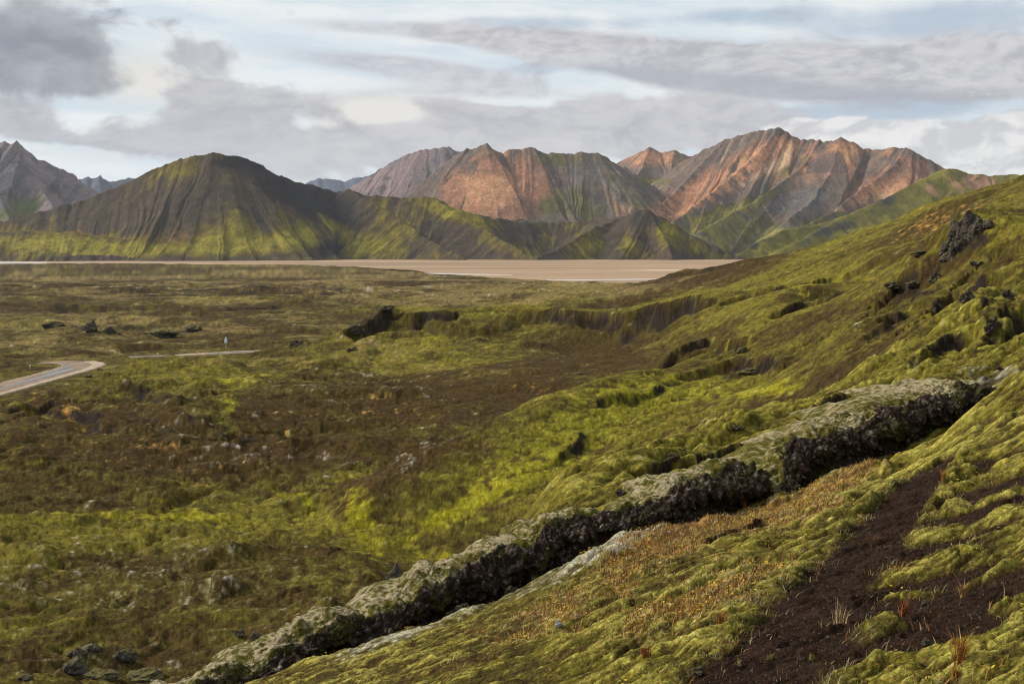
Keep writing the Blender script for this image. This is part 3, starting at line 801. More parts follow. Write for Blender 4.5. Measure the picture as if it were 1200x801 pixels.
# dark soil, rock
colG = mixc(colG, SOIL * 1.3, sst(nC * 0.55 - 0.9 * bill + 0.2 * craggy + .25 * mossz, 0.52, 0.95) * 0.8)
colG = mixc(colG, ROCK, crag)
colG = mixc(colG, SOIL, bare * sst(bare * 1.2 + 0.25 * nD, 0.3, 0.7))
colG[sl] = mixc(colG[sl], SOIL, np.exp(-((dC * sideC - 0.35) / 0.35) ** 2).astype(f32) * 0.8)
colG *= np.exp(0.36 * nD + 0.22 * nC + .50 * nF)[..., None]
np.clip(colG, 0.004, 0.6, out=colG)
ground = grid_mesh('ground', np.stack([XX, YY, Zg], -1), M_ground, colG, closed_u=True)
ground['kind'] = 'structure'
ground['label'] = 'mossy volcanic ground of the slope, valley and plain'


def ground_z(u, r, v=None):
    """height of the built ground near a photo column and a distance"""
    a = math.atan((u - 600) / F) if v is None else float(ray(u, v)[0])
    j = int(np.argmin(np.abs(wide - a)))
    i = int(np.argmin(np.abs(lr - math.log(r))))
    return float(XX[i, j]), float(YY[i, j]), float(Zg[i, j])


def ground_hit(u, v, rmin=2.0, rmax=2000):
    """first point of the ground met by the ray through a photo pixel"""
    a, e = ray(u, v)
    j = int(np.argmin(np.abs(wide - a)))
    sl_ = (Zg[:, j] - CAMZ) / RR[:, j]
    k_ = np.where((sl_ >= e) & (RR[:, j] >= rmin) & (RR[:, j] <= rmax))[0]
    i = int(k_[0]) if len(k_) else len(lr) - 25
    return float(XX[i, j]), float(YY[i, j]), float(Zg[i, j]), float(RR[i, j])


# ------------------------------------------------------------------ lava ridge
def resample(P, n):
    d = np.concatenate([[0], np.cumsum(np.linalg.norm(np.diff(P[:, :2], axis=0), axis=1))])
    t = np.linspace(0, d[-1], n)
    out = np.stack([np.interp(t, d, P[:, k_]) for k_ in range(P.shape[1])], 1)
    ker = np.hanning(2 * (n // 70) + 1); ker /= ker.sum()
    pad = len(ker) // 2
    for k_ in range(out.shape[1]):
        out[:, k_] = np.convolve(np.pad(out[:, k_], pad, mode='reflect', reflect_type='odd'), ker, 'valid')
    return out, t


NS, NTT = 1250, 150
lipd = np.interp(cr_, cr_, np.interp([c[0] for c in CREST], [225, 500, 700, 900, 1050, 1170], [0.62, 0.8, 0.85, 1.05, 1.25, 1.0]))
hgt = np.interp([c[0] for c in CREST], [100, 317, 500, 620, 700, 800, 900, 1050, 1119, 1150], [.45, .48, .58, .56, .46, .54, .70, .76, .38, .15])
CR3[:, 2] -= np.interp([c[0] for c in CREST], [1060, 1119, 1150], [0, .12, .6])
rp, rt = resample(np.column_stack([CR3, lipd, hgt]), NS)
tan = np.gradient(rp[:, :2], axis=0)
tan /= np.linalg.norm(tan, axis=1, keepdims=True)
nor = np.stack([tan[:, 1], -tan[:, 0]], 1)             # towards the camera side
PROF = np.array([(-1.9, -1.1), (-1.1, -.55), (-.5, -.17), (-.15, -.02), (0.06, 0.0), (.26, -.06), (.46, -.15), (.60, -.27), (.64, -.40), (.56, -.55), (.48, -.74), (.50, -.94), (.62, -1.08), (.95, -1.22)])
pd = np.concatenate([[0], np.cumsum(np.linalg.norm(np.diff(PROF * [1, 1.2], axis=0), axis=1))])
# more rows on the camera side
tt = np.interp(np.linspace(0, 1, NTT), [0, .16, 1], [0, pd[3], pd[-1]])
pn_ = np.interp(tt, pd, PROF[:, 0]); pz_ = np.interp(tt, pd, PROF[:, 1])
kr = np.hanning(13); kr /= kr.sum()
pn_ = np.convolve(np.pad(pn_, 6, mode='edge'), kr, 'valid'); pz_ = np.convolve(np.pad(pz_, 6, mode='edge'), kr, 'valid')
wv_ = 1 + 0.42 * fbm(rt / 1.3, rt * 0, 3, 201)
hv_ = 1 + 0.38 * fbm(rt / 1.7, rt * 0 + 9, 3, 203)
N2 = pn_[None, :] * (rp[:, 3] * wv_)[:, None]
Z2 = pz_[None, :] * (rp[:, 4] * hv_)[:, None]
RP = np.empty((NS, NTT, 3))
RP[..., 0] = rp[:, 0, None] + nor[:, 0, None] * N2
RP[..., 1] = rp[:, 1, None] + nor[:, 1, None] * N2
RP[..., 2] = rp[:, 2, None] + Z2 + (.12 * fbm(rt / 1.1, rt * 0 + 3, 4, 207) - .30 * sst(pn(rt / 1.5, rt * 0 + 8, 213), .25, .6))[:, None] * sst(tt, 0, .2)[None, :]
RP[..., :2] += (nor * (.16 * fbm(rt / 1.6, rt * 0 + 5, 3, 209))[:, None])[:, None]


def grid_normals(P):
    n = np.cross(np.gradient(P, axis=0), np.gradient(P, axis=1))
    return n / (np.linalg.norm(n, axis=-1, keepdims=True) + 1e-9)


nn = grid_normals(RP)
if nn[NS // 2, NTT // 4, 2] < 0:
    nn = -nn
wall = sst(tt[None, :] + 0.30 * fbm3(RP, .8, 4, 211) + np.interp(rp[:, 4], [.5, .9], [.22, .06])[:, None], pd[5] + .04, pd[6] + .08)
lump = 0.20 * (fbm3(RP, 1.25, 2, 221, bil=True) - 0.35) + 0.085 * (fbm3(RP, 4.2, 3, 225, 0.55, bil=True) - 0.3)
rocky = 0.13 * fbm3(RP, 3.4, 5, 231, 0.62) + 0.06 * (fbm3(RP, 13, 3, 237, 0.6, bil=True) - .3)
fold = 0.022 * np.abs(pn(rt[:, None] * 4.5 + 1.6 * N2, N2 * 1.4, 241)) + 0.008 * pn(rt[:, None] * 16 + 3 * N2, N2 * 6, 242)
edge = sst(tt, 0, pd[2])[None, :]
disp = lerp(lump + fold, rocky, wall) * edge
RP = RP + nn * disp[..., None]
up2 = grid_normals(RP)
if up2[NS // 2, NTT // 4, 2] < 0:
    up2 = -up2
rn1 = fbm3(RP, 2.2, 3, 251); rn2 = fbm3(RP, 9, 3, 255, .6); rn3 = fbm3(RP, 26, 2, 259, .6)
cR = np.empty(RP.shape, f32)
cR[:] = hex_(.075, .068, .014)
ucrest = np.interp(rt, np.interp(np.arange(len(CREST)), np.arange(len(CREST)), np.concatenate([[0], np.cumsum(np.linalg.norm(np.diff(CR3[:, :2], axis=0), axis=1))])), [c[0] for c in CREST])
greyamt = np.interp(ucrest, [100, 430, 600, 680, 760, 830, 900, 990, 1040, 1090, 1170], [.55, .55, .5, .2, .5, .45, .1, .5, .3, .65, .5])
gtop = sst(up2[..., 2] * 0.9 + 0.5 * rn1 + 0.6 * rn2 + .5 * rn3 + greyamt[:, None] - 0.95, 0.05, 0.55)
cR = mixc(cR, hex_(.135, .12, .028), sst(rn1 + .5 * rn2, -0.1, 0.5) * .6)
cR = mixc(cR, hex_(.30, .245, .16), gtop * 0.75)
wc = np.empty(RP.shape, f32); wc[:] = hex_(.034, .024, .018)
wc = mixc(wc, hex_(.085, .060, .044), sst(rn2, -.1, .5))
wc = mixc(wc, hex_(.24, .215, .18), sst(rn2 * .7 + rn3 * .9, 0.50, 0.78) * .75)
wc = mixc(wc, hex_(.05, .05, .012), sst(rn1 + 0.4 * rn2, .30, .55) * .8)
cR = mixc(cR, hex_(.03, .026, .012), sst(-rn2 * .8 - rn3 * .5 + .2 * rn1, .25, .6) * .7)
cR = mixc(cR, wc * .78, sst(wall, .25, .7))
cR *= (1 + .28 * rn3)[..., None]
np.clip(cR, .004, .5, out=cR)
ridge = grid_mesh('lava_ridge', RP, M_ridge, cR)
ridge['kind'] = 'structure'
ridge['label'] = 'long grey lichen covered lava ridge running down to the left'


# ------------------------------------------------------------------ mountains
def pix3(u, v, r):
    a, e = ray(u, v)
    return (r * math.sin(a), r * math.cos(a), CAMZ + r * float(e))


def mountain(name, ridges, u_rng, r_rng, nu, nr, colour, mat, gully=(0.10, 60.0), jag=0.0, k_exp=0.03, seed=0, base=-6.0, label=''):
    """height field under a skeleton of ridge lines; each: points, width/height ratio, profile power"""
    az_ = np.linspace(math.atan((u_rng[0] - 600) / F), math.atan((u_rng[1] - 600) / F), nu)
    rr_ = np.linspace(r_rng[0], r_rng[1], nr)
    RRm, AAm = rr_[:, None] + 0 * az_[None], az_[None] + 0 * rr_[:, None]
    x, y = RRm * np.sin(AAm), RRm * np.cos(AAm)
    wx = 14 * fbm(x / 160, y / 160, 3, seed + 5); wy = 14 * fbm(x / 160 + 9, y / 160, 3, seed + 8)
    H = np.full(x.shape, base)
    best = np.full(x.shape, -1e9)
    S_, T_ = np.zeros(x.shape), np.zeros(x.shape)
    for qi, (pts, kw, pw) in enumerate(ridges):
        P = np.array([pix3(*p) for p in pts])
        nd = max(40, len(P) * 6)
        dd = np.concatenate([[0], np.cumsum(np.linalg.norm(np.diff(P[:, :2], axis=0), axis=1))])
        t = np.linspace(0, dd[-1], nd)
        Pz = np.interp(t, dd, P[:, 2])
        if jag:
            Pz = Pz + jag * (fbm(t / 22.0, t * 0 + qi, 4, seed + 71, .6))
        Pl = np.column_stack([np.interp(t, dd, P[:, 0]), np.interp(t, dd, P[:, 1])])
        d, s, side, zc = seg_dist(x + wx * 0.4, y + wy * 0.4, Pl, Pz)
        Hh = np.maximum(zc - base, 1.0)
        W = Hh * kw
        td = d / W
        tq = np.clip(td, 0, 1)
        g = pn((s + 0.15 * wx) / gully[1] + qi * 7.7, tq * 1.1 + qi, seed + 11) + 0.55 * pn((s + 0.3 * wx) / (gully[1] * .42) + qi * 3.1, tq * 1.6, seed + 12) \
            + 0.40 * pn((s + .4 * wx) / (gully[1] * .18), tq * 2.2, seed + 13) + 0.22 * pn((s + .5 * wx) / (gully[1] * .08), tq * 3, seed + 14)
        tw = np.clip(tq * (1 + 1.0 * gully[0] * g * np.sqrt(tq + 1e-6)), 0, 1)
        h = base + Hh * ((1 - tw) ** pw - np.maximum(td - 1, 0) * .7)
        mk = h > best
        best = np.where(mk, h, best)
        S_ = np.where(mk, s + 1000 * qi, S_)
        T_ = np.where(mk, tq, T_)
        sm = 0.35 / k_exp
        hh = np.maximum(sm - np.abs(H - h), 0) / sm
        H = np.maximum(H, h) + hh * hh * sm / 4 if qi else h
    H = np.maximum(H, base)
    H = H + (1.6 * fbm(x / 30, y / 30, 3, seed + 31)) * sst(H, 2, 20)
    e = (H - CAMZ) / RRm
    uu, vv = unray(AAm, e)
    sl_ = np.hypot(*np.gradient(H)[::-1]) / (rr_[1] - rr_[0])
    col = colour(uu, vv, S_, T_, x, y, H, sl_, seed) * 1.15
    o = grid_mesh(name, np.stack([x, y, H], -1), mat, np.clip(col, .005, .6))
    o['kind'] = 'structure'
    o['label'] = label
    return o


BLACK, BROWNM, GREENM, OLIVM = hex_(.022, .019, .020), hex_(.054, .041, .029), hex_(.17, .142, .022), hex_(.085, .066, .018)
ORA, ORD, PINK, TAN, GREY, PURP = hex_(.32, .165, .088), hex_(.20, .100, .062), hex_(.29, .195, .145), hex_(.39, .26, .15), hex_(.085, .075, .072), hex_(.085, .066, .068)


def col_near(u, v, S_, T_, x, y, H, sl_, seed):
    """the dark green cone and its neighbours"""
    st = .7 * pn(S_ / 19, T_ * 1.3, seed + 41) + .5 * pn(S_ / 7.0, T_ * 2.2, seed + 42) + .35 * pn(S_ / 3.4, T_ * 3, seed + 43) + .5 * fbm(x / 16, y / 24, 3, seed + 40)
    nb = fbm(x / 90, y / 90, 4, seed + 44)
    c = np.empty(u.shape + (3,), f32); c[:] = BROWNM
    g = 0.05 + spots(u, v, [(300, 280, 75, 18, 0, .8), (250, 225, 26, 30, 10, .30), (255, 290, 60, 12, 0, .4), (190, 245, 80, 24, 25, -.35), (60, 285, 110, 14, 0, .95), (150, 293, 80, 8, 0, .8), (200, 203, 30, 16, 35, .4), (230, 200, 20, 14, 0, .3), (430, 290, 40, 14, 0, .9), (460, 265, 40, 20, -35, .55), (520, 245, 36, 12, -20, .9), (570, 262, 30, 8, -25, .6),
                            (590, 290, 40, 8, -20, .5), (690, 290, 24, 14, 25, .7), (740, 290, 18, 14, 0, .6), (780, 270, 14, 14, -35, .8), (820, 292, 30, 8, -30, .6), (650, 275, 26, 10, 25, .3), (355, 275, 12, 20, -50, .4), (390, 262, 30, 8, -35, .4), (640, 265, 50, 8, 0, .2), (340, 245, 20, 20, -45, .25),
                            (120, 255, 90, 14, 20, -.1), (330, 215, 50, 14, -35, -.6), (400, 240, 30, 18, -30, -.6), (390, 290, 14, 10, 0, -.7), (270, 192, 50, 8, 0, -.4), (620, 270, 40, 8, 0, -.4), (755, 255, 30, 12, 0, -.3), (480, 285, 26, 8, -40, -.3), (560, 280, 40, 8, -25, -.2), (715, 270, 18, 18, 0, -.2)])
    c = mixc(c, BLACK, sst(spots(u, v, [(330, 220, 70, 22, -35, 1.0), (395, 245, 40, 25, -30, 1.0), (385, 292, 24, 12, 0, 1.0), (280, 190, 40, 8, 0, .8), (755, 252, 26, 12, 0, .7), (260, 293, 9, 5, -35, .9), (610, 270, 40, 8, 0, .7), (700, 262, 60, 6, 0, .4), (490, 270, 30, 8, -35, .6)]) + .3 * st + .2 * nb, .3, .9))
    c = mixc(c, OLIVM, sst(g + .30 * st + .25 * nb, .08, .5))
    c = mixc(c, GREENM, sst(g + .34 * st + .22 * nb, .35, 1.0))
    c = mixc(c, hex_(.16, .085, .02), sst(spots(u, v, [(180, 280, 70, 8, 0, .6), (230, 272, 40, 12, 0, .4), (90, 272, 14, 5, 0, .7)]) + .5 * fbm(x / 14, y / 30, 3, seed + 48), .55, .9) * .7)
    c = mixc(c, hex_(.05, .035, .026), sst(spots(u, v, [(110, 302, 42, 3.2, 0, 1.0)]), .3, .5))
    c = mixc(c, hex_(.10, .085, .075), sst(spots(u, v, [(640, 259, 60, 3, 0, .9), (575, 255, 26, 3, 0, .4), (310, 200, 12, 6, 0, .4)]) + .2 * st, .45, .8) * .7)
    gl_ = sst(pn(S_ / 11, T_ * .9, seed + 49) + .4 * pn(S_ / 4, T_ * 2, seed + 50) + .3 * nb, .55, .85) * sst(T_, .05, .25) * (1 - sst(T_, .75, .95))
    c = mixc(c, BLACK, gl_ * .5)
    return c * np.exp(.20 * st + .10 * fbm(x / 7, y / 12, 3, seed + 47))[..., None]


def col_rhyo(u, v, S_, T_, x, y, H, sl_, seed):
    """banded orange, pink, grey and green mountains"""
    st = pn(S_ / 40, T_ * 1.2, seed + 51) + .6 * pn(S_ / 15, T_ * 2.0, seed + 52) + .45 * pn(S_ / 6, T_ * 3, seed + 53)
    nb = fbm(x / 150, y / 150, 4, seed + 54)
    c = np.empty(u.shape + (3,), f32); c[:] = hex_(.10, .075, .06)
    o_ = spots(u, v, [(560, 220, 40, 38, 0, 1.1), (600, 225, 40, 40, 0, .8), (640, 235, 16, 25, -20, .4), (760, 185, 45, 12, 0, .9), (880, 195, 60, 25, 30, .75), (800, 230, 50, 14, 32, .75), (845, 215, 40, 10, 35, .5), (960, 200, 50, 20, 30, .6), (985, 180, 20, 16, 0, .6), (1000, 205, 30, 20, 0, .3),
                      (1050, 215, 50, 20, 15, .7), (1060, 185, 40, 10, -15, .5), (1120, 215, 40, 10, 0, .7), (920, 170, 40, 12, 0, .5), (1010, 235, 50, 10, 20, .6), (720, 240, 30, 12, -35, .45), (660, 205, 40, 20, 0, .1), (800, 250, 20, 6, 30, .8)])
    c = mixc(c, GREY, sst(spots(u, v, [(690, 200, 60, 25, 0, .7), (530, 200, 20, 35, 40, .7), (870, 170, 50, 10, 25, .6), (930, 235, 60, 16, 20, .8), (1020, 190, 40, 14, 0, .3), (960, 240, 50, 16, 10, .6)]) + .45 * st + .2 * nb, .35, .8))
    c = mixc(c, ORD, sst(o_ + .35 * st + .25 * nb, .25, .7))
    c = mixc(c, ORA, sst(o_ - .35 * (1 - sst(u, 650, 720)) + .45 * st + .3 * nb, .55, 1.1))
    c = mixc(c, TAN, sst(spots(u, v, [(910, 185, 60, 22, 30, .7), (890, 205, 40, 6, 32, .5), (1030, 230, 60, 5, 25, .6), (985, 185, 14, 16, 0, .6), (1060, 180, 50, 6, -20, .4), (790, 252, 18, 4, 30, .8), (730, 240, 30, 10, -35, .4), (1080, 210, 40, 14, 0, .35), (770, 185, 40, 8, 25, .4), (970, 250, 50, 3, 22, .6)]) + .55 * st, .55, 1.05) * .8)
    c = mixc(c, TAN, sst(pn(S_ / 21, T_ * 1.4, seed + 63) + .5 * pn(S_ / 8, T_ * 2, seed + 64) + .3 * nb, .55, 1.0) * .6 * sst(u, 690, 760))
    c = mixc(c, PINK, sst(spots(u, v, [(960, 250, 50, 14, 0, .4), (740, 225, 30, 20, 0, .3), (1130, 212, 40, 8, 0, .6), (1050, 220, 40, 14, 0, .3)]) + .5 * st, .45, .9) * .7)
    g = spots(u, v, [(650, 185, 30, 12, -10, .45), (680, 235, 50, 25, 0, .55), (640, 245, 14, 14, 0, .5), (700, 185, 50, 8, 0, .35), (860, 245, 50, 12, 22, .8), (870, 265, 70, 16, 0, .8), (850, 285, 60, 14, 0, .9), (800, 255, 20, 8, 30, .2), (840, 255, 30, 8, 25, .5), (760, 212, 30, 5, 0, .7), (930, 195, 30, 6, 30, .35), (760, 240, 20, 8, 0, .2), (960, 225, 40, 5, 28, .4), (900, 230, 50, 6, 28, .4), (975, 255, 60, 8, 10, .5)])
    c = mixc(c, hex_(.078, .068, .028), sst(g + .30 * st + .2 * nb, .25, .6))
    c = mixc(c, hex_(.14, .118, .030), sst(g + .35 * st + .3 * nb, .6, 1.1))
    rib = fbm(S_ / 34, T_ * 2.6, 4, seed + 58, .6)
    c = mixc(c, hex_(.062, .054, .052), sst(rib + .25 * st + .25 * (1 - T_) + spots(u, v, [(560, 205, 40, 14, 0, .25), (610, 185, 25, 8, 0, .25), (860, 205, 60, 14, 25, .25), (940, 165, 40, 8, 0, .4), (910, 155, 30, 5, 0, .6)]), .55, .9) * .8)
    return c * np.exp(.13 * st + .20 * fbm(x / 18, y / 48, 2, seed + 57))[..., None]


def col_foot(u, v, S_, T_, x, y, H, sl_, seed):
    st = pn(S_ / 30, T_ * 1.2, seed + 51) + .6 * pn(S_ / 12, T_ * 2.0, seed + 52) + .4 * pn(S_ / 5, T_ * 3, seed + 53)
    nb = fbm(x / 110, y / 110, 4, seed + 54)
    c = np.empty(u.shape + (3,), f32); c[:] = hex_(.098, .086, .022)
    c = mixc(c, hex_(.155, .135, .028), sst(nb + .3 * st, .0, .6))
    c = mixc(c, hex_(.042, .042, .036), sst(spots(u, v, [(1040, 235, 22, 10, 30, .8), (960, 275, 34, 10, 20, .7), (905, 272, 30, 4, 22, .9), (880, 290, 20, 6, 30, .6), (1000, 262, 20, 6, 10, .5)]) + .35 * st + .2 * nb, .35, .7))
    c = mixc(c, hex_(.25, .14, .09), sst(spots(u, v, [(1145, 215, 40, 14, 0, 1.0), (1090, 225, 12, 14, 30, .6)]) + .4 * st, .5, .9))
    c = mixc(c, hex_(.17, .12, .02), sst(spots(u, v, [(845, 272, 30, 6, 0, .9), (920, 285, 14, 10, 0, .6)]) + .3 * nb, .4, .8) * .7)
    return c * (1 + .15 * st)[..., None]


def col_plain(base, alt, grn=None):
    def f(u, v, S_, T_, x, y, H, sl_, seed):
        st = pn(S_ / 60, T_ * 1.2, seed + 51) + .6 * pn(S_ / 22, T_ * 2.0, seed + 52) + .4 * pn(S_ / 9, T_ * 3, seed + 53)
        nb = fbm(x / 200, y / 200, 4, seed + 54)
        c = np.empty(u.shape + (3,), f32); c[:] = base
        c = mixc(c, alt, sst(st * .6 + nb, -.2, .6))
        c = mixc(c, hex_(.045, .04, .042), sst(fbm(x / 60, y / 90, 4, seed + 58) + .3 * st, .35, .8) * .7)
        if grn is not None:
            c = mixc(c, hex_(.085, .09, .03), sst(spots(u, v, grn) + .3 * st, .4, .8))
        return c
    return f


mountain('hill', [
    ([(-80, 275, 2600), (5, 258, 2560), (60, 245, 2540), (100, 233, 2530), (150, 213, 2510), (190, 194, 2500), (215, 185, 2490), (228, 182.5, 2484), (240, 181, 2480), (247, 178.5, 2476), (252, 177.5, 2474), (256, 180.5, 2474), (263, 180.5, 2474), (270, 183, 2476), (276, 181.5, 2478), (284, 185, 2482), (290, 184.5, 2486), (297, 189, 2490), (303, 190.5, 2492),
      (320, 203, 2500), (345, 211, 2520), (370, 218, 2540), (395, 225, 2560), (410, 222, 2540), (425, 228, 2530), (470, 231, 2500), (510, 232, 2480), (535, 243, 2470), (560, 252, 2480), (590, 257, 2520), (640, 258, 2560), (700, 258, 2540)], 1.8, 1.40),
    ([(410, 222, 2540), (440, 238, 2460), (470, 258, 2380), (505, 282, 2290), (545, 302, 2190)], 1.4, 1.1),
    ([(330, 205, 2500), (352, 250, 2400), (372, 280, 2320), (392, 298, 2230)], 1.0, 1.1),
    ([(510, 232, 2480), (545, 255, 2400), (580, 275, 2320), (625, 301, 2200)], 1.4, 1.1),
    ([(700, 259, 2520), (725, 254, 2440), (748, 246, 2400), (757, 245, 2395), (768, 251, 2390), (800, 269, 2380), (830, 286, 2370), (870, 302, 2360)], 1.7, 1.1),
    ([(720, 258, 2420), (690, 270, 2330), (655, 290, 2240), (630, 302, 2190)], 1.3, 1.1),
    ([(760, 248, 2395), (775, 275, 2300), (790, 300, 2210)], 1.3, 1.1),
    ([(-60, 268, 2330), (0, 272, 2320), (60, 270, 2310), (110, 274, 2300), (150, 282, 2280), (200, 290, 2260), (240, 300, 2220)], 3.2, 1.0),
    ([(60, 300, 2190), (100, 297, 2185), (140, 299, 2185), (165, 303, 2180)], 2.6, 1.0),
], (-110, 900), (2020, 2760), 960, 290, col_near, M_hill, gully=(0.10, 40.0), jag=3.5, seed=300, label='dark green volcanic cone and ridges beyond the mud flat')
mountain('mountain', [
    ([(500, 222, 3900), (518, 196, 3800), (530, 184, 3760), (545, 175, 3740), (560, 171, 3720), (570, 169, 3700), (580, 176, 3710), (590, 179, 3720), (604, 174, 3720), (625, 174, 3720), (640, 179, 3730), (665, 180, 3740), (688, 178, 3740), (704, 180, 3750),
      (725, 193, 3780), (745, 204, 3820), (770, 220, 3880), (790, 238, 3900)], 1.55, 1.05),
    ([(570, 169, 3700), (575, 200, 3560), (580, 235, 3420), (585, 262, 3300)], 1.2, 1.05),
    ([(625, 174, 3720), (645, 205, 3600), (665, 240, 3470), (680, 265, 3350)], 1.2, 1.05),
    ([(700, 180, 3750), (725, 215, 3620), (745, 245, 3480)], 1.2, 1.05),
], (470, 830), (3150, 4250), 440, 230, col_rhyo, M_far, gully=(0.14, 95.0), jag=7.0, seed=400, k_exp=.02, label='orange and grey rhyolite mountain with a craggy crest')
mountain('mountain', [
    ([(745, 225, 4150), (775, 209, 4100), (800, 190, 4050), (825, 175, 4000), (850, 164, 3960), (875, 156, 3940), (900, 151, 3920), (912, 150, 3910), (925, 157, 3900), (935, 163, 3900), (950, 163, 3890), (968, 166, 3880), (985, 162, 3840), (1002, 167, 3850), (1010, 174, 3860),
      (1030, 175, 3850), (1050, 172, 3800), (1070, 177, 3780), (1090, 187, 3780), (1110, 198, 3790), (1150, 215, 3850), (1200, 230, 3900)], 1.6, 1.05),
    ([(912, 150, 3910), (890, 178, 3780), (860, 205, 3660), (825, 232, 3520), (790, 258, 3400)], 1.15, 1.05),
    ([(968, 166, 3880), (940, 195, 3720), (900, 225, 3580), (860, 248, 3450), (820, 270, 3320)], 1.1, 1.05),
    ([(985, 162, 3840), (975, 200, 3680), (955, 232, 3520), (925, 255, 3380)], 1.15, 1.05),
    ([(1062, 174, 3790), (1040, 200, 3650), (1005, 225, 3520), (975, 248, 3400), (935, 268, 3280)], 1.0, 1.05),
    ([(850, 164, 3960), (820, 195, 3820), (790, 225, 3680), (768, 245, 3560)], 1.1, 1.05),
], (720, 1260), (3100, 4400), 640, 260, col_rhyo, M_far, gully=(0.14, 95.0), jag=5.0, seed=440, k_exp=.02, label='tall banded orange mountain massif with a sharp summit on the right')
mountain('foothill', [
    ([(1215, 210, 2900), (1190, 204, 2900), (1165, 206, 2900), (1140, 204, 2890), (1125, 199, 2880), (1108, 197, 2860), (1095, 203, 2840), (1060, 220, 2760), (1020, 240, 2680), (985, 255, 2600), (940, 280, 2500), (900, 300, 2400)], 1.5, 1.0),
    ([(1000, 250, 2660), (960, 262, 2600), (920, 268, 2540), (885, 285, 2450), (860, 300, 2380)], 1.3, 1.0),
    ([(1150, 205, 2890), (1120, 225, 2790), (1090, 250, 2700), (1060, 275, 2600)], 1.2, 1.0),
], (830, 1280), (2320, 3100), 520, 180, col_foot, M_hill, gully=(0.24, 70.0), jag=2.0, seed=470, k_exp=.025, label='green foothills below the orange massif')
mountain('mountain', [
    ([(405, 222, 5000), (420, 213, 4900), (440, 201, 4860), (462, 188, 4830), (478, 180, 4820), (494, 175, 4800), (508, 174, 4800), (520, 171, 4800), (535, 176, 4820), (560, 190, 4850), (600, 215, 4900)], 1.7, 1.05),
], (380, 620), (4250, 5300), 280, 130, col_plain(hex_(.15, .108, .106), hex_(.10, .086, .09)), M_far, gully=(0.2, 120.0), jag=6.0, seed=500, k_exp=.02, label='purple brown mountain behind the orange one')
mountain('mountain', [
    ([(700, 205, 5000), (728, 188, 4900), (745, 180, 4860), (763, 173, 4820), (775, 179, 4830), (790, 176, 4830), (800, 180, 4840), (815, 184, 4860), (840, 195, 4900)], 1.7, 1.05),
    ([(763, 173, 4820), (750, 200, 4600), (735, 225, 4400)], 1.3, 1.0),
    ([(790, 176, 4830), (785, 205, 4600), (775, 225, 4400)], 1.3, 1.0),
], (680, 860), (4300, 5200), 220, 130, col_rhyo, M_far, gully=(0.22, 100.0), jag=4.0, seed=530, k_exp=.02, label='small orange mountain in the gap of the skyline')
mountain('mountain', [
    ([(-90, 165, 4000), (0, 167, 3950), (19, 167, 3930), (27, 172, 3920), (30, 179, 3920), (45, 185, 3910), (70, 197, 3900), (84, 203, 3890), (92, 212, 3880), (110, 222, 3860), (125, 232, 3840), (160, 250, 3800)], 1.6, 1.05),
    ([(25, 170, 3920), (45, 215, 3760), (65, 245, 3600), (80, 270, 3500)], 1.1, 1.0),
    ([(-30, 166, 3950), (-10, 215, 3750), (10, 255, 3550)], 1.1, 1.0),
], (-130, 190), (3350, 4350), 330, 160, col_plain(hex_(.155, .120, .122), hex_(.09, .085, .092), [(30, 250, 40, 16, 35, .8), (5, 235, 20, 30, 0, .4)]), M_far, gully=(0.22, 110.0), jag=7.0, seed=560, k_exp=.02, label='purple brown mountain at the left edge')  # slope colours lightened to imitate haze in front of them
mountain('mountain', [
    ([(70, 225, 7100), (95, 208, 7000), (104, 207, 6990), (112, 209, 6990), (118, 205, 6980), (123, 211, 6980), (132, 213, 6980), (140, 211, 7200), (152, 208, 7300), (165, 210, 7300), (200, 225, 7300)], 1.8, 1.0),
], (60, 220), (6200, 7700), 170, 70, col_plain(hex_(.07, .075, .10), hex_(.055, .062, .085)), M_far, gully=(0.2, 160.0), jag=9.0, seed=590, k_exp=.015, label='small blue mountain far beyond the cone on the left')  # blue of the distant haze painted into the slope colours
mountain('mountain', [
    ([(345, 225, 9100), (362, 212, 9000), (375, 208, 9000), (392, 209, 9000), (405, 212, 9000), (418, 207, 9000), (440, 205, 9000), (470, 214, 9000)], 1.8, 1.0),
], (335, 480), (8200, 9700), 150, 60, col_plain(hex_(.06, .075, .11), hex_(.05, .062, .095)), M_far, gully=(0.2, 200.0), jag=10.0, seed=620, k_exp=.015, label='farthest blue mountain in the notch right of the cone')  # haze blue painted into the slope colours here too

# ------------------------------------------------------------------ mud flat, river, road
def plain_mat(name, c0, c1, sx, sy, rough=0.9, spec=0.2, c2=None, t2=0.6):
    m, t = new_mat(name)
    pos = t.node('ShaderNodeNewGeometry').outputs['Position']
    mp = t.node('ShaderNodeMapping', {'Vector': pos, 'Scale': (sx, sy, 1.0)}).outputs[0]
    n = t.noise(mp, 1.0, 7, 0.65)
    colr = t.mix(t.ramp(n, 0.32, 0.68), c0, c1)
    if c2:
        n2 = t.noise(mp, 0.6, 6, 0.7, 0.6)
        colr = t.mix(t.ramp(n2, t2, t2 + 0.08), colr, c2)
    finish(t, colr, rough, spec, n, 0.1)
    return m


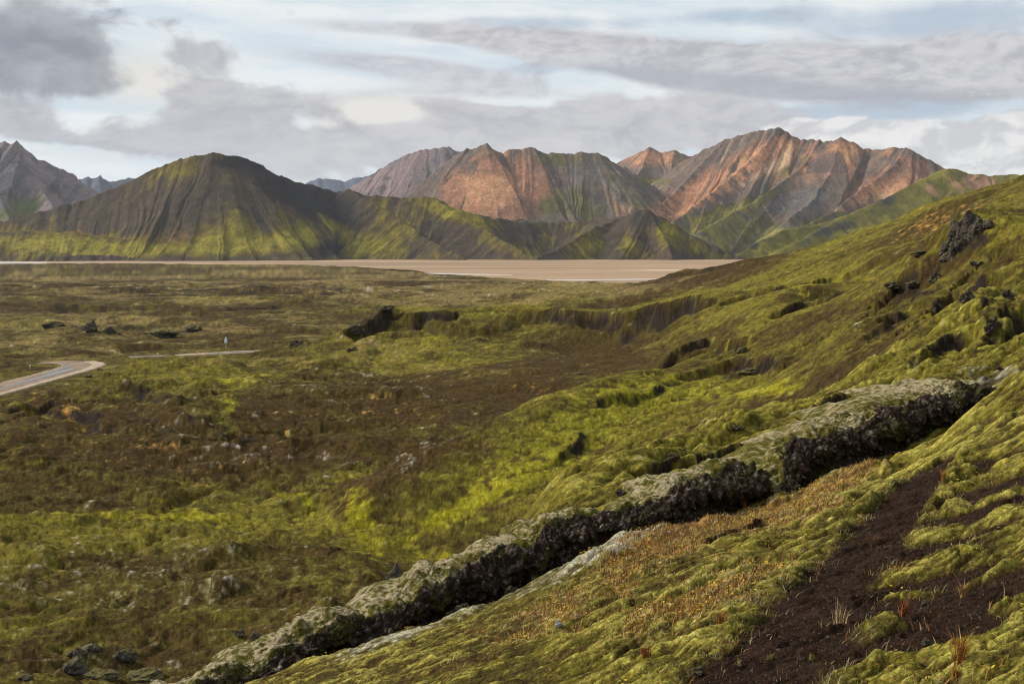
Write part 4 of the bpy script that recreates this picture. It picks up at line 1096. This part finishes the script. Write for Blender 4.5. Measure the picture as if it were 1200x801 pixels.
M_mud = plain_mat('pale_mud', (.17, .112, .060), (.33, .222, .135), .0025, .011, 0.8, 0.15, (.48, .38, .30), .60)
M_road = plain_mat('gravel_road', (.120, .082, .055), (.22, .155, .105), .5, .5, .9, .2)
M_dark = plain_mat('dark_cinder', (.035, .024, .02), (.06, .042, .034), .3, .3)
M_bank = plain_mat('pale_gravel', (.24, .175, .12), (.36, .27, .19), .6, .6)
m, t = new_mat('water')
wn = t.noise(t.node('ShaderNodeNewGeometry').outputs['Position'], 0.8, 4, 0.5)
finish(t, (.20, .20, .20), 0.08, 0.6, wn, 0.02)
M_water = m
M_silt_sky = plain_mat('silty_sky_water', (.33, .27, .22), (.46, .39, .33), .02, .02, .35, .5)  # pale silty water, its colour also imitating the sky mirrored in it


def flat_poly(name, outline, z, mat, thick=0.6):
    """a level slab with an uneven outline lying in the plain"""
    bm = bmesh.new()
    top = [bm.verts.new((x, y, z)) for x, y in outline]
    f = bm.faces.new(top)
    if f.normal.z < 0 or f.calc_area() and sum((a[0] * b[1] - b[0] * a[1]) for a, b in zip(outline, outline[1:] + outline[:1])) < 0:
        f.normal_flip()
    ret = bmesh.ops.extrude_face_region(bm, geom=[f])
    for g in ret['geom']:
        if isinstance(g, bmesh.types.BMVert):
            g.co.z -= thick
    bmesh.ops.recalc_face_normals(bm, faces=bm.faces)
    me = bpy.data.meshes.new(name)
    bm.to_mesh(me); bm.free()
    me.materials.append(mat)
    o = link(bpy.data.objects.new(name, me))
    o['kind'] = 'structure'
    return o


def plane_xy(u, v, z=0.2):
    a, e = ray(u, v)
    r = (z - CAMZ) / float(e)
    return (r * math.sin(a), r * math.cos(a))


def outline(near_pts, far_pts, z, jit=0.35, n=260):
    un = np.linspace(near_pts[0][0], near_pts[-1][0], n)
    vn = np.interp(un, [p[0] for p in near_pts], [p[1] for p in near_pts]) + jit * fbm(un / 31, un * 0, 5, 700, .6)
    uf = np.linspace(far_pts[-1][0], far_pts[0][0], n)
    vf = np.interp(uf, [p[0] for p in far_pts], [p[1] for p in far_pts])
    return [plane_xy(a, b, z) for a, b in zip(un, vn)] + [plane_xy(a, b, z) for a, b in zip(uf, vf)]


flat_poly('mud_flat', outline([(-250, 309.5), (0, 309), (60, 308.5), (170, 308.5), (260, 309.5), (340, 310), (400, 311.5), (450, 314), (500, 318), (540, 322), (600, 326), (680, 330), (740, 331), (800, 332), (900, 333), (1100, 333), (1400, 333)],
                              [(-250, 303.2), (700, 303.2), (1400, 303.2)], .20, .9), .20, M_mud)
for pts_n, pts_f in (([(498, 320), (520, 321.5), (560, 322.3), (600, 322.5)], [(498, 319.6), (530, 320), (600, 321.8)]),
                     ([(640, 327.8), (680, 328.6), (740, 328.2), (790, 326.5)], [(640, 327.3), (700, 327.2), (790, 325.9)]),
                     
                     ([(-60, 309.2), (0, 308.9), (30, 308.6), (55, 307.8)], [(-60, 305.8), (0, 306), (55, 306.6)])):
    flat_poly('river', outline(pts_n, pts_f, .24, .35), .24, M_silt_sky, .03)


def zat(x, y):
    """height of the built ground at plan points"""
    a = np.arctan2(x, y); l = np.log(np.hypot(x, y))
    fj = np.interp(a, wide, np.arange(len(wide))); fi = np.interp(l, lr, np.arange(len(lr)))
    i = np.clip(fi.astype(int), 0, len(lr) - 2); j = np.clip(fj.astype(int), 0, len(wide) - 2)
    p, q = fi - i, fj - j
    return (Zg[i, j] * (1 - q) + Zg[i, j + 1] * q) * (1 - p) + (Zg[i + 1, j] * (1 - q) + Zg[i + 1, j + 1] * q) * p


def strip_xy(name, P, widths, lift, mat, n=160, jit=.12, sub=8, camber=0.0, zs=None):
    d = np.concatenate([[0], np.cumsum(np.linalg.norm(np.diff(P, axis=0), axis=1))])
    t = np.linspace(0, d[-1], n)
    Q = np.stack([np.interp(t, d, P[:, 0]), np.interp(t, d, P[:, 1])], 1)
    ker = np.hanning(2 * (n // 12) + 1); ker /= ker.sum(); pad = len(ker) // 2
    Q = np.stack([np.convolve(np.pad(Q[:, i], pad, mode='reflect', reflect_type='odd'), ker, 'valid') for i in (0, 1)], 1)
    T = np.gradient(Q, axis=0); T /= np.linalg.norm(T, axis=1, keepdims=True)
    N = np.stack([T[:, 1], -T[:, 0]], 1)
    W = np.interp(t, d, widths)
    off = np.linspace(-1, 1, sub + 1)
    el_ = 1 + jit * fbm(t / W.mean() * 1.3, t * 0, 3, 811); er_ = 1 + jit * fbm(t / W.mean() * 1.3, t * 0 + 50, 3, 813)
    O = off[None] * W[:, None] * .5 * np.where(off[None] < 0, el_[:, None], er_[:, None])
    x = Q[:, 0, None] + N[:, 0, None] * O; y = Q[:, 1, None] + N[:, 1, None] * O
    z = zat(x, y) + lift
    # a levelled road surface: average across, then smooth along
    zc = z.mean(1)
    zc = np.convolve(np.pad(zc, pad, mode='reflect', reflect_type='odd'), ker, 'valid')
    z = np.maximum(zc[:, None], zc[:, None] + 0 * z) + camber * (1 - off[None] ** 2)
    top = np.stack([x, y, z], -1)
    # skirts down into the ground on both sides
    e0 = top[:, :1].copy(); e0[..., 2] -= 1.2; e0[..., :2] -= N[:, None] * .8
    e1_ = top[:, -1:].copy(); e1_[..., 2] -= 1.2; e1_[..., :2] += N[:, None] * .8
    o = grid_mesh(name, np.concatenate([e0, top, e1_], 1), mat)
    o['kind'] = 'structure'
    return o


strip_xy('road', RBED[0][:, :2], [5.2, 5.2, 5.2, 5.2, 5.4, 5.6, 5.4, 5, 4], .10, M_road, zs=RBED[0][:, 2])
strip_xy('track', RBED[1][:, :2], [1.5, 2.5, 3.2, 4.2, 3.6, 2.6, 1.4], .10, M_bank, zs=RBED[1][:, 2], jit=.35)
# pale gravel shoulder on the outside of the bend, dark cinder slope on the inside
Pn = RBED[0][:8, :2]
tg_ = np.gradient(Pn, axis=0); tg_ /= np.linalg.norm(tg_, axis=1, keepdims=True)
strip_xy('road_shoulder', Pn + np.stack([tg_[:, 1], -tg_[:, 0]], 1) * 2.6, [.8, .8, .9, .9, 1.1, 1.4, 1.8, 1.8], .13, M_bank, jit=.3)
strip_xy('puddle', RBED[0][2:6, :2] + np.array([.2, .4]), [.2, .7, 1.0, .3], .16, M_water, jit=.6, camber=-.02)
strip_xy('puddle', RBED[0][4:7, :2] + np.array([-1.5, .2]), [.2, .7, .2], .165, M_water, jit=.7, camber=-.02)
strip_xy('puddle', RBED[1][2:5, :2] + np.array([0, -.6]), [.3, 1.7, .3], .16, M_water, jit=.5)
strip_xy('puddle', RBED[1][0:2, :2], [.6, 1.0], .16, M_water, jit=.5)

# ------------------------------------------------------------------ things
def thing(o, label, cat, group=None):
    o['label'] = label
    o['category'] = cat
    if group:
        o['group'] = group
    return o


def rock_mesh(name, sx, sy, sz, seed, mat, sub=4, rough=.35, spire=0.0, sharp=3.0):
    bm = bmesh.new()
    bmesh.ops.create_icosphere(bm, subdivisions=sub, radius=1.0)
    co = np.array([v.co[:] for v in bm.verts])
    # a few flattening planes give it faces, noise gives it clinker
    rg = np.random.default_rng(seed)
    for _ in range(9):
        n = rg.normal(size=3); n /= np.linalg.norm(n)
        lim = rg.uniform(.55, .9)
        d = co @ n
        co = co - np.outer(np.maximum(d - lim, 0) * .85, n)
    nrm = co / np.linalg.norm(co, axis=1, keepdims=True)
    co = co + nrm * (rough * fbm3(co + seed * 3.7, 1.3, 5, seed, .58))[:, None]
    if spire:
        q = np.exp(-(((co[:, 0] - .35) ** 2 + (co[:, 1]) ** 2) / .12))
        co[:, 2] += spire * q * np.clip(co[:, 2] + .3, 0, 1)
    co *= np.array([sx, sy, sz]) * .5
    for v, c in zip(bm.verts, co):
        v.co = c
    me = bpy.data.meshes.new(name)
    bm.to_mesh(me); bm.free()
    me.materials.append(mat)
    return me


def rock(u, v, wpx, hpx, seed, mat, label, name='rock', group=None, spire=0, sub=4, rough=.35, rz=None, sink=.36, rr=None):
    """a rock whose foot stands where the photo shows it, sized by its width and height in photo pixels"""
    x, y, z, r = ground_hit(u, v + hpx * .35)
    if rr:
        x, y, z = ground_z(u, rr, v); r = rr
    sx, sz = wpx * r / F, hpx * r / F * .8
    me = rock_mesh(name, sx, sx * .8, sz * 1.5, seed, mat, sub, rough, spire)
    o = link(bpy.data.objects.new(name, me))
    o.location = (x, y, z + sz * (.5 - sink))
    o.rotation_euler = (0, 0, random.uniform(0, .6) if rz is None else rz)
    return thing(o, label, 'rock', group)


rock(461, 676, 22, 20, 1, M_stone, 'pointed grey rock standing alone in the valley just above the lava ridge', spire=1.1, rz=0.0)
rock(281, 743, 11, 12, 2, M_stone, 'small dark pointed stone in the lower valley beside a rounder stone', spire=.8, rz=0)
rock(300, 744, 15, 10, 3, M_stone, 'rounded grey stone right of the small pointed stone in the lower valley')
rock(84, 782, 34, 22, 4, M_stone, 'broad lichen speckled rock at the bottom left with a flat top')
rock(92, 772, 20, 12, 5, M_stone, 'dark rock leaning behind the broad rock at the bottom left')
rock(146, 767, 24, 20, 6, M_stone, 'round pale brown rock in the bottom left valley above the two low rocks')
rock(110, 762, 14, 10, 7, M_stone, 'small knobby rock left of the round pale brown rock')
rock(118, 788, 36, 12, 8, M_stone, 'long low dark rock second from the left along the bottom edge')
rock(170, 790, 42, 14, 9, M_stone, 'widest low lichen crusted rock on the bottom edge left of the ridge end')
rock(30, 793, 16, 8, 10, M_stone, 'small lichen speckled rock at the very bottom left corner')
rock(226, 384, 22, 9, 11, M_lava, 'black lava block on the plain left of the white road sign')
rock(190, 390, 34, 9, 12, M_lava, 'long dark lava hump on the plain left of the black block')
rock(66, 380, 26, 10, 13, M_lava, 'peaked dark lava mound on the plain at the left', spire=.5)
rock(107, 385, 14, 14, 14, M_lava, 'jagged black lava knob on the plain between the mound and the hump', spire=.6)
rock(127, 388, 14, 9, 15, M_lava, 'low black lava knob right of the jagged knob')
rock(347, 402, 18, 10, 16, M_lava, 'dark lava knob right of the sign above the pale track')
rock(655, 731, 11, 10, 17, M_pale, 'pale lichen crusted stone in the orange grass in front of the ridge', sub=4)
rock(117, 433, 6, 4, 18, M_stone, 'grey stone beside the outer bend of the road')
rock(103, 441, 8, 4, 19, M_lava, 'dark stone just below the bend of the road')
rock(885, 668, 9, 6, 20, M_lava, 'dark stone at the left edge of the footpath')
rock(1085, 752, 14, 10, 21, M_lava, 'black stone in the soil at the lower right near the orange tuft')
rock(818, 785, 14, 10, 22, M_lava, 'dark stone at the bottom of the footpath on its left side')
rock(1083, 706, 10, 7, 23, M_stone, 'grey stone tucked under the moss cushion right of the footpath')
rock(676, 720, 6, 4, 24, M_pale, 'tiny pale stone right of the pale lichen crusted stone')

rock(538, 697, 34, 26, 60, M_stone, 'rounded mossy block leaning against the front of the lava ridge', rr=15.2, sink=.30)
rock(600, 668, 20, 14, 61, M_lava, 'dark fallen block at the foot of the lava ridge right of the rounded mossy block', rr=15.6, sink=.36)
rock(905, 583, 26, 16, 62, M_lava, 'dark fallen block at the foot of the tallest part of the lava wall', rr=18.9, sink=.36)
rock(385, 757, 22, 14, 63, M_stone, 'grey fallen block in the trough near the lower end of the lava ridge', rr=14.2, sink=.34)
# lava outcrops: each block of the cliff is a rock of its own
OUT = [(1112, 283, 16, 16, 'left block of the black lava outcrop'), (1126, 276, 18, 20, 'tall block left of the middle of the black lava outcrop'), (1140, 283, 18, 22, 'tallest block in the middle of the black lava outcrop'),
       (1128, 296, 20, 16, 'broad block at the foot of the black lava outcrop below its middle'), (1148, 296, 18, 16, 'right block of the black lava outcrop above its end'), (1114, 299, 14, 12, 'lowest left block of the black lava outcrop'),
       (1158, 303, 12, 9, 'small block ending the black lava outcrop on the right'), (1120, 266, 10, 10, 'small block on top of the black lava outcrop at its left'), (1137, 268, 12, 9, 'small block on top of the black lava outcrop at its right')]
for i, (u, v, a, b, lab) in enumerate(OUT):
    rock(u, v, a * 1.45, b * 1.45, 100 + i, M_lava, lab, group='blocks of the lava outcrop on the knoll', rough=.30, rr=114 - (v - 265) * .12, sink=.52)
for i, (u, v, a, b, lab) in enumerate([(1143, 308, 12, 8, 'dark block lying just below the big lava outcrop'), (1095, 326, 14, 9, 'black ledge rock left below the big lava outcrop'), (1070, 333, 16, 8, 'lowest black ledge rock on the left shoulder of the knoll'),
                                       (1046, 346, 18, 8, 'grey capped rock on the mossy shoulder beneath the knoll'), (1078, 298, 20, 6, 'thin black ledge along the left skyline of the knoll'),
                                       (1133, 347, 16, 12, 'dark rock right above the near moss slope'), (1180, 344, 16, 12, 'moss topped rock on the right edge of the near skyline'), (1164, 382, 16, 14, 'grey knobby rock in the moss near the right edge'),
                                       (1158, 396, 12, 10, 'small knobby rock just under the grey knobby rock'), (1170, 432, 8, 5, 'small grey stone on the lichen terrace at the right'),
                                       (453, 366, 16, 6, 'black crag on the summit of the mossy outcrop hill'), (418, 385, 22, 8, 'dark crag on the left flank of the mossy outcrop hill'), (413, 409, 12, 8, 'grey rock at the left foot of the mossy outcrop hill'),
                                       (870, 410, 14, 7, 'dark rock in the hollow of the middle slope'), (880, 434, 24, 6, 'dark rock ledge under the hollow of the middle slope'), (680, 438, 18, 4, 'flat dark rock at the rim behind the dome'),
                                       (727, 578, 12, 10, 'dark rock sticking out of the moss above the ridge'), (790, 540, 16, 8, 'black rock on the moss slope left of centre'), (865, 500, 14, 7, 'dark rock near the crest of the moss slope')]):
    rock(u, v, a, b, 140 + i, M_lava, lab, rough=.5, sink=.42)

# road sign: white narrow panel on a post
def box(bm, x0, x1, y0, y1, z0, z1):
    r = bmesh.ops.create_cube(bm, size=1.0)
    for v in r['verts']:
        v.co = ((x0 + x1) / 2 + v.co.x * (x1 - x0), (y0 + y1) / 2 + v.co.y * (y1 - y0), (z0 + z1) / 2 + v.co.z * (z1 - z0))


def part(name, bm, mat, parent):
    me = bpy.data.meshes.new(name)
    bm.to_mesh(me); bm.free()
    me.materials.append(mat)
    o = bpy.data.objects.new(name, me)
    return link(o, parent)


M_white = plain_mat('white_paint', (.74, .76, .78), (.82, .83, .84), 2, 2, .5, .4)
M_blue = plain_mat('blue_paint', (.34, .50, .62), (.40, .55, .66), 2, 2, .5, .4)
M_post = plain_mat('weathered_wood', (.34, .27, .15), (.42, .34, .20), 3, 3)
x, y, z, r = ground_hit(265.5, 409.5, 150)
k_ = r / F
sg = link(bpy.data.objects.new('road_sign', None))
sg.location = (x, y, z - .1)
thing(sg, 'white pointed road sign on a thin post beside the pale track', 'road sign')
bm = bmesh.new(); bmesh.ops.create_cone(bm, segments=10, radius1=.09, radius2=.08, depth=13 * k_, cap_ends=True)
bmesh.ops.translate(bm, vec=(0, 0, 6.5 * k_), verts=bm.verts); part('post', bm, M_post, sg)
bm = bmesh.new()
hw, zb, zs, zt = 1.5 * k_, 6.2 * k_, 10.5 * k_, 13.6 * k_
vs = [(-hw, zb), (hw, zb), (hw, zs), (hw * .35, zt), (-hw * .35, zt), (-hw, zs)]
fr = [bm.verts.new((a, -.11, b)) for a, b in vs]; bk = [bm.verts.new((a, -.16, b)) for a, b in vs]
bm.faces.new(fr); bm.faces.new(bk[::-1])
for i in range(6):
    bm.faces.new((fr[i], bk[i], bk[(i + 1) % 6], fr[(i + 1) % 6]))
bmesh.ops.recalc_face_normals(bm, faces=bm.faces)
part('panel', bm, M_white, sg)
bm = bmesh.new(); box(bm, -hw * .8, hw * .8, -.18, -.165, zb + .15 * k_, zb + 1.8 * k_); part('blue_band', bm, M_blue, sg)
for (u, v, hpx, lab) in ((184.5, 418, 5, 'low pale marker post left of the road sign beside the water'), (35, 433, 6, 'pale marker post on the inner side of the road bend')):
    x, y, z, r = ground_hit(u, v, 120)
    k_ = r / F
    mp_ = link(bpy.data.objects.new('marker_post', None)); mp_.location = (x, y, z - .1)
    thing(mp_, lab, 'marker post')
    bm = bmesh.new(); bmesh.ops.create_cone(bm, segments=8, radius1=.09, radius2=.075, depth=hpx * k_, cap_ends=True)
    bmesh.ops.translate(bm, vec=(0, 0, hpx * k_ / 2), verts=bm.verts); part('post', bm, M_post, mp_)
    bm = bmesh.new(); bmesh.ops.create_cone(bm, segments=8, radius1=.105, radius2=.105, depth=1.1 * k_, cap_ends=True)
    bmesh.ops.translate(bm, vec=(0, 0, (hpx - .9) * k_), verts=bm.verts); part('reflector', bm, M_white, mp_)

# ------------------------------------------------------------------ grass, leaves, gravel
def blade_mesh(n_try, weight, h_rng, wid, colours, seed, rmax=24, lean=.6, name='grass', label='', per=7):
    rg = np.random.default_rng(seed)
    # candidates spread evenly over the picture's near ground
    ok = (RR > 3.3) & (RR < rmax) & (np.abs(A_) < .47)
    wgt = np.where(ok, weight, 0)[:-1] * (np.diff(RR, axis=0) * RR[:-1]) / (RR[:-1] ** 1.2)
    cum = np.cumsum(wgt.ravel()); cum /= cum[-1]
    pick = np.searchsorted(cum, rg.random(n_try))
    i, j = np.unravel_index(pick, wgt.shape)
    cx, cy = XX[i, j], YY[i, j]
    n = n_try * per
    cx = np.repeat(cx, per) + rg.normal(0, .035, n); cy = np.repeat(cy, per) + rg.normal(0, .035, n)
    cz = zat(cx, cy) - .01
    h = np.repeat(rg.uniform(.5, 1, n_try), per) * rg.uniform(*h_rng, n)
    an = rg.uniform(0, 2 * np.pi, n); ln = rg.uniform(.1, lean, n) * h
    lx, ly = np.cos(an) * ln + .15 * h, np.sin(an) * ln
    wd = wid * rg.uniform(.6, 1.3, n) * (1 + np.hypot(cx, cy) * .06)
    pa = rg.uniform(0, np.pi, n); px, py = np.cos(pa) * wd, np.sin(pa) * wd
    b0 = np.stack([cx - px, cy - py, cz], 1); b1 = np.stack([cx + px, cy + py, cz], 1)
    m0 = np.stack([cx + lx * .4 - px * .7, cy + ly * .4 - py * .7, cz + h * .62], 1); m1 = m0 + np.stack([px * 1.4, py * 1.4, 0 * px], 1)
    tp = np.stack([cx + lx, cy + ly, cz + h], 1)
    Vv = np.stack([b0, b1, m0, m1, tp], 1).reshape(-1, 3)
    o = np.arange(n)[:, None] * 5
    Ff = np.concatenate([o + [0, 1, 3], o + [0, 3, 2], o + [2, 3, 4]])
    cc = np.array(colours, f32)[np.repeat(rg.integers(0, len(colours), n_try), per)] * rg.uniform(.7, 1.3, (n, 1)).astype(f32)
    me = tri_mesh(name, Vv, Ff, M_blade, np.repeat(cc, 5, 0))
    ob = link(bpy.data.objects.new(name, me))
    ob['kind'] = 'stuff'; ob['label'] = label
    return ob


m, t = new_mat('blades')
finish(t, t.node('ShaderNodeAttribute', attribute_name='albedo').outputs[0], .75, .2)
M_blade = m
blade_mesh(5200, om ** 1.5 * (1 - bare) + .002, (.03, .09), .0022, [(.24, .12, .03), (.30, .19, .06), (.20, .08, .02), (.28, .22, .10)], 5, label='orange and straw autumn grass on the terrace')
edge_ = np.exp(-((bare - .45) / .25) ** 2)
blade_mesh(700, edge_ ** 2 + .02 * bare, (.02, .07), .0018, [(.24, .18, .09), (.19, .14, .07), (.22, .10, .03), (.12, .13, .03)], 6, rmax=16, lean=1.3, label='dry straw and sprouts along the edge of the path')
blade_mesh(6000, (1 - bare) * (1 - om) * sst(bill, -.2, .8), (.012, .035), .0026, [(.17, .17, .03), (.12, .13, .02), (.20, .17, .05)], 8, rmax=20, label='short green sprigs in the moss mats', per=6)

# tufts that stand out singly on the bare soil
def tuft(u, v, hpx, cols, seed, label, n=70, spread=.5):
    x, y, z, r = ground_hit(u, v)
    rg_ = np.random.default_rng(seed)
    h = hpx * r / F * rg_.uniform(.45, 1.0, n)
    an = rg_.uniform(0, 2 * np.pi, n); ln = rg_.uniform(.1, .75, n) * h
    cx_, cy_ = rg_.normal(0, spread * .12 * hpx * r / F, n), rg_.normal(0, spread * .12 * hpx * r / F, n)
    wd = .0016 * rg_.uniform(.7, 1.4, n); pa = rg_.uniform(0, np.pi, n); px, py = np.cos(pa) * wd, np.sin(pa) * wd
    lx, ly = np.cos(an) * ln, np.sin(an) * ln
    b0 = np.stack([cx_ - px, cy_ - py, 0 * h - .02], 1); b1 = np.stack([cx_ + px, cy_ + py, 0 * h - .02], 1)
    m0 = np.stack([cx_ + lx * .35 - px * .7, cy_ + ly * .35 - py * .7, h * .6], 1); m1 = m0 + np.stack([px * 1.4, py * 1.4, 0 * px], 1)
    tp = np.stack([cx_ + lx, cy_ + ly, h], 1)
    Vt = np.stack([b0, b1, m0, m1, tp], 1).reshape(-1, 3)
    o_ = np.arange(n)[:, None] * 5
    Ft = np.concatenate([o_ + [0, 1, 3], o_ + [0, 3, 2], o_ + [2, 3, 4]])
    cc_ = np.array(cols, f32)[rg_.integers(0, len(cols), n)] * rg_.uniform(.7, 1.25, (n, 1)).astype(f32)
    o = link(bpy.data.objects.new('grass_tuft', tri_mesh('grass_tuft', Vt, Ft, M_blade, np.repeat(cc_, 5, 0))))
    o.location = (x, y, z)
    o['label'] = label; o['category'] = 'grass tuft'


OR_ = [(.34, .16, .03), (.40, .22, .06), (.26, .10, .02)]; RD_ = [(.20, .065, .02), (.28, .11, .03), (.16, .05, .02)]; GR_ = [(.16, .17, .03), (.22, .20, .05)]; ST_ = [(.36, .27, .14), (.28, .20, .10)]
tuft(1124, 778, 38, OR_, 31, 'tall orange grass tuft in the dark soil at the bottom right', 90)
tuft(1060, 722, 22, RD_, 32, 'reddish brown grass tuft beside the moss cushion right of the path', 90, .9)
tuft(1128, 700, 22, OR_ + ST_, 33, 'orange grass tuft between moss mats near the right edge')
tuft(1105, 562, 14, OR_, 34, 'orange grass tuft at the upper end of the footpath')
tuft(985, 730, 26, ST_, 35, 'dry straw coloured tuft on the right edge of the footpath', 40, 1.2)
tuft(950, 775, 9, GR_, 36, 'small green grass tuft low on the footpath at the right', 40, 1.6)
tuft(902, 772, 8, GR_, 37, 'small green grass tuft in the middle of the footpath', 40, 1.8)
tuft(865, 780, 9, GR_ + ST_, 38, 'small yellow green tuft at the left of the footpath bottom', 40, 1.8)
tuft(1120, 797, 16, OR_, 39, 'orange tuft cut by the bottom edge at the right')
tuft(845, 730, 18, RD_ + OR_, 40, 'rusty grass tuft in the moss left of the footpath', 80, 1.0)
tuft(757, 770, 16, RD_, 41, 'dark red grass tuft low in the moss left of the footpath', 70, 1.2)
tuft(872, 598, 16, OR_, 42, 'small orange grass tuft beside the lava wall', 50)

# small leaves of dwarf willow: yellow and orange
rg = np.random.default_rng(12)
wgt = np.where((RR > 3.3) & (RR < 20) & (np.abs(A_) < .47), (om ** 2 + edge_ * .15 + .02) * (1 - bare) * sst(nB, -.1, .4), 0)[:-1] * (np.diff(RR, axis=0) * RR[:-1]) / RR[:-1] ** 1.2
cum = np.cumsum(wgt.ravel()); cum /= cum[-1]
n = 2200
i, j = np.unravel_index(np.searchsorted(cum, rg.random(n)), wgt.shape)
per = 4
cx = np.repeat(XX[i, j], per) + rg.normal(0, .05, n * per); cy = np.repeat(YY[i, j], per) + rg.normal(0, .05, n * per)
cz = zat(cx, cy) + rg.uniform(.012, .05, n * per)
q = rg.normal(size=(n * per, 3)); q[:, 2] = np.abs(q[:, 2]) + .6; q /= np.linalg.norm(q, axis=1, keepdims=True)
ax1 = np.cross(q, [0.3, 1, 0.1]); ax1 /= np.linalg.norm(ax1, axis=1, keepdims=True); ax2 = np.cross(q, ax1)
s_ = rg.uniform(.0035, .008, (n * per, 1)) * (1 + .05 * np.hypot(cx, cy)[:, None])
c0 = np.stack([cx, cy, cz], 1)
Vv = np.stack([c0 - ax1 * s_ * 1.3, c0 + ax2 * s_ * .7 - q * s_ * .2, c0 + ax1 * s_ * 1.3, c0 - ax2 * s_ * .7 - q * s_ * .2], 1).reshape(-1, 3)
o_ = np.arange(n * per)[:, None] * 4
cc = np.array([(.42, .27, .02), (.36, .15, .02), (.16, .17, .02), (.22, .20, .02)], f32)[np.repeat(rg.choice(4, n, p=[.4, .2, .2, .2]), per)]
me = tri_mesh('leaves', Vv, o_ + [0, 1, 2, 3], M_blade, np.repeat(cc * rg.uniform(.7, 1.2, (n * per, 1)), 4, 0))
lv = link(bpy.data.objects.new('leaves', me)); lv['kind'] = 'stuff'; lv['label'] = 'small yellow and orange leaves of dwarf willow in the moss'

# cinders on the path
n = 6000
wgt = np.where((RR > 3.3) & (RR < 15), bare + .01, 0)[:-1] * (np.diff(RR, axis=0) * RR[:-1]) / RR[:-1]
cum = np.cumsum(wgt.ravel()); cum /= cum[-1]
i, j = np.unravel_index(np.searchsorted(cum, rg.random(n)), wgt.shape)
c0 = np.stack([XX[i, j], YY[i, j], Zg[i, j]], 1) + rg.normal(0, .006, (n, 3)) * [1, 1, 0]
oct_ = np.array([(1, 0, 0), (0, 1, 0), (-1, 0, 0), (0, -1, 0), (0, 0, 1), (0, 0, -1)], float)
sz = np.exp(rg.normal(math.log(.0042), .35, (n, 1, 1)))
Vv = c0[:, None] + (oct_[None] * rg.uniform(.6, 1.4, (n, 6, 1)) + rg.normal(0, .15, (n, 6, 3))) * sz
Ff = np.array([(0, 1, 4), (1, 2, 4), (2, 3, 4), (3, 0, 4), (1, 0, 5), (2, 1, 5), (3, 2, 5), (0, 3, 5)])
cc = np.array([(.022, .014, .010), (.035, .023, .017), (.055, .037, .028), (.028, .017, .012)], f32)[rg.integers(0, 4, n)]
me = tri_mesh('gravel', Vv.reshape(-1, 3), (np.arange(n)[:, None, None] * 6 + Ff).reshape(-1, 3), M_blade, np.repeat(cc, 6, 0))
gv = link(bpy.data.objects.new('gravel', me)); gv['kind'] = 'stuff'; gv['label'] = 'dark brown cinders scattered on the footpath'

# ------------------------------------------------------------------ haze
m = bpy.data.materials.new('haze')
m.use_nodes = True
m.node_tree.nodes.clear()
t = NT(m.node_tree)
pv = t.node('ShaderNodeVolumePrincipled', {'Color': (.80, .86, .95, 1), 'Density': 0.000022, 'Anisotropy': 0.2})
t.l.new(pv.outputs[0], t.node('ShaderNodeOutputMaterial').inputs['Volume'])
bm = bmesh.new()
box(bm, -13000, 13000, -13000, 13000, -14, 900)
hz = part('haze', bm, m, None)
hz['kind'] = 'stuff'; hz['label'] = 'thin bluish haze over the plain and the mountains'
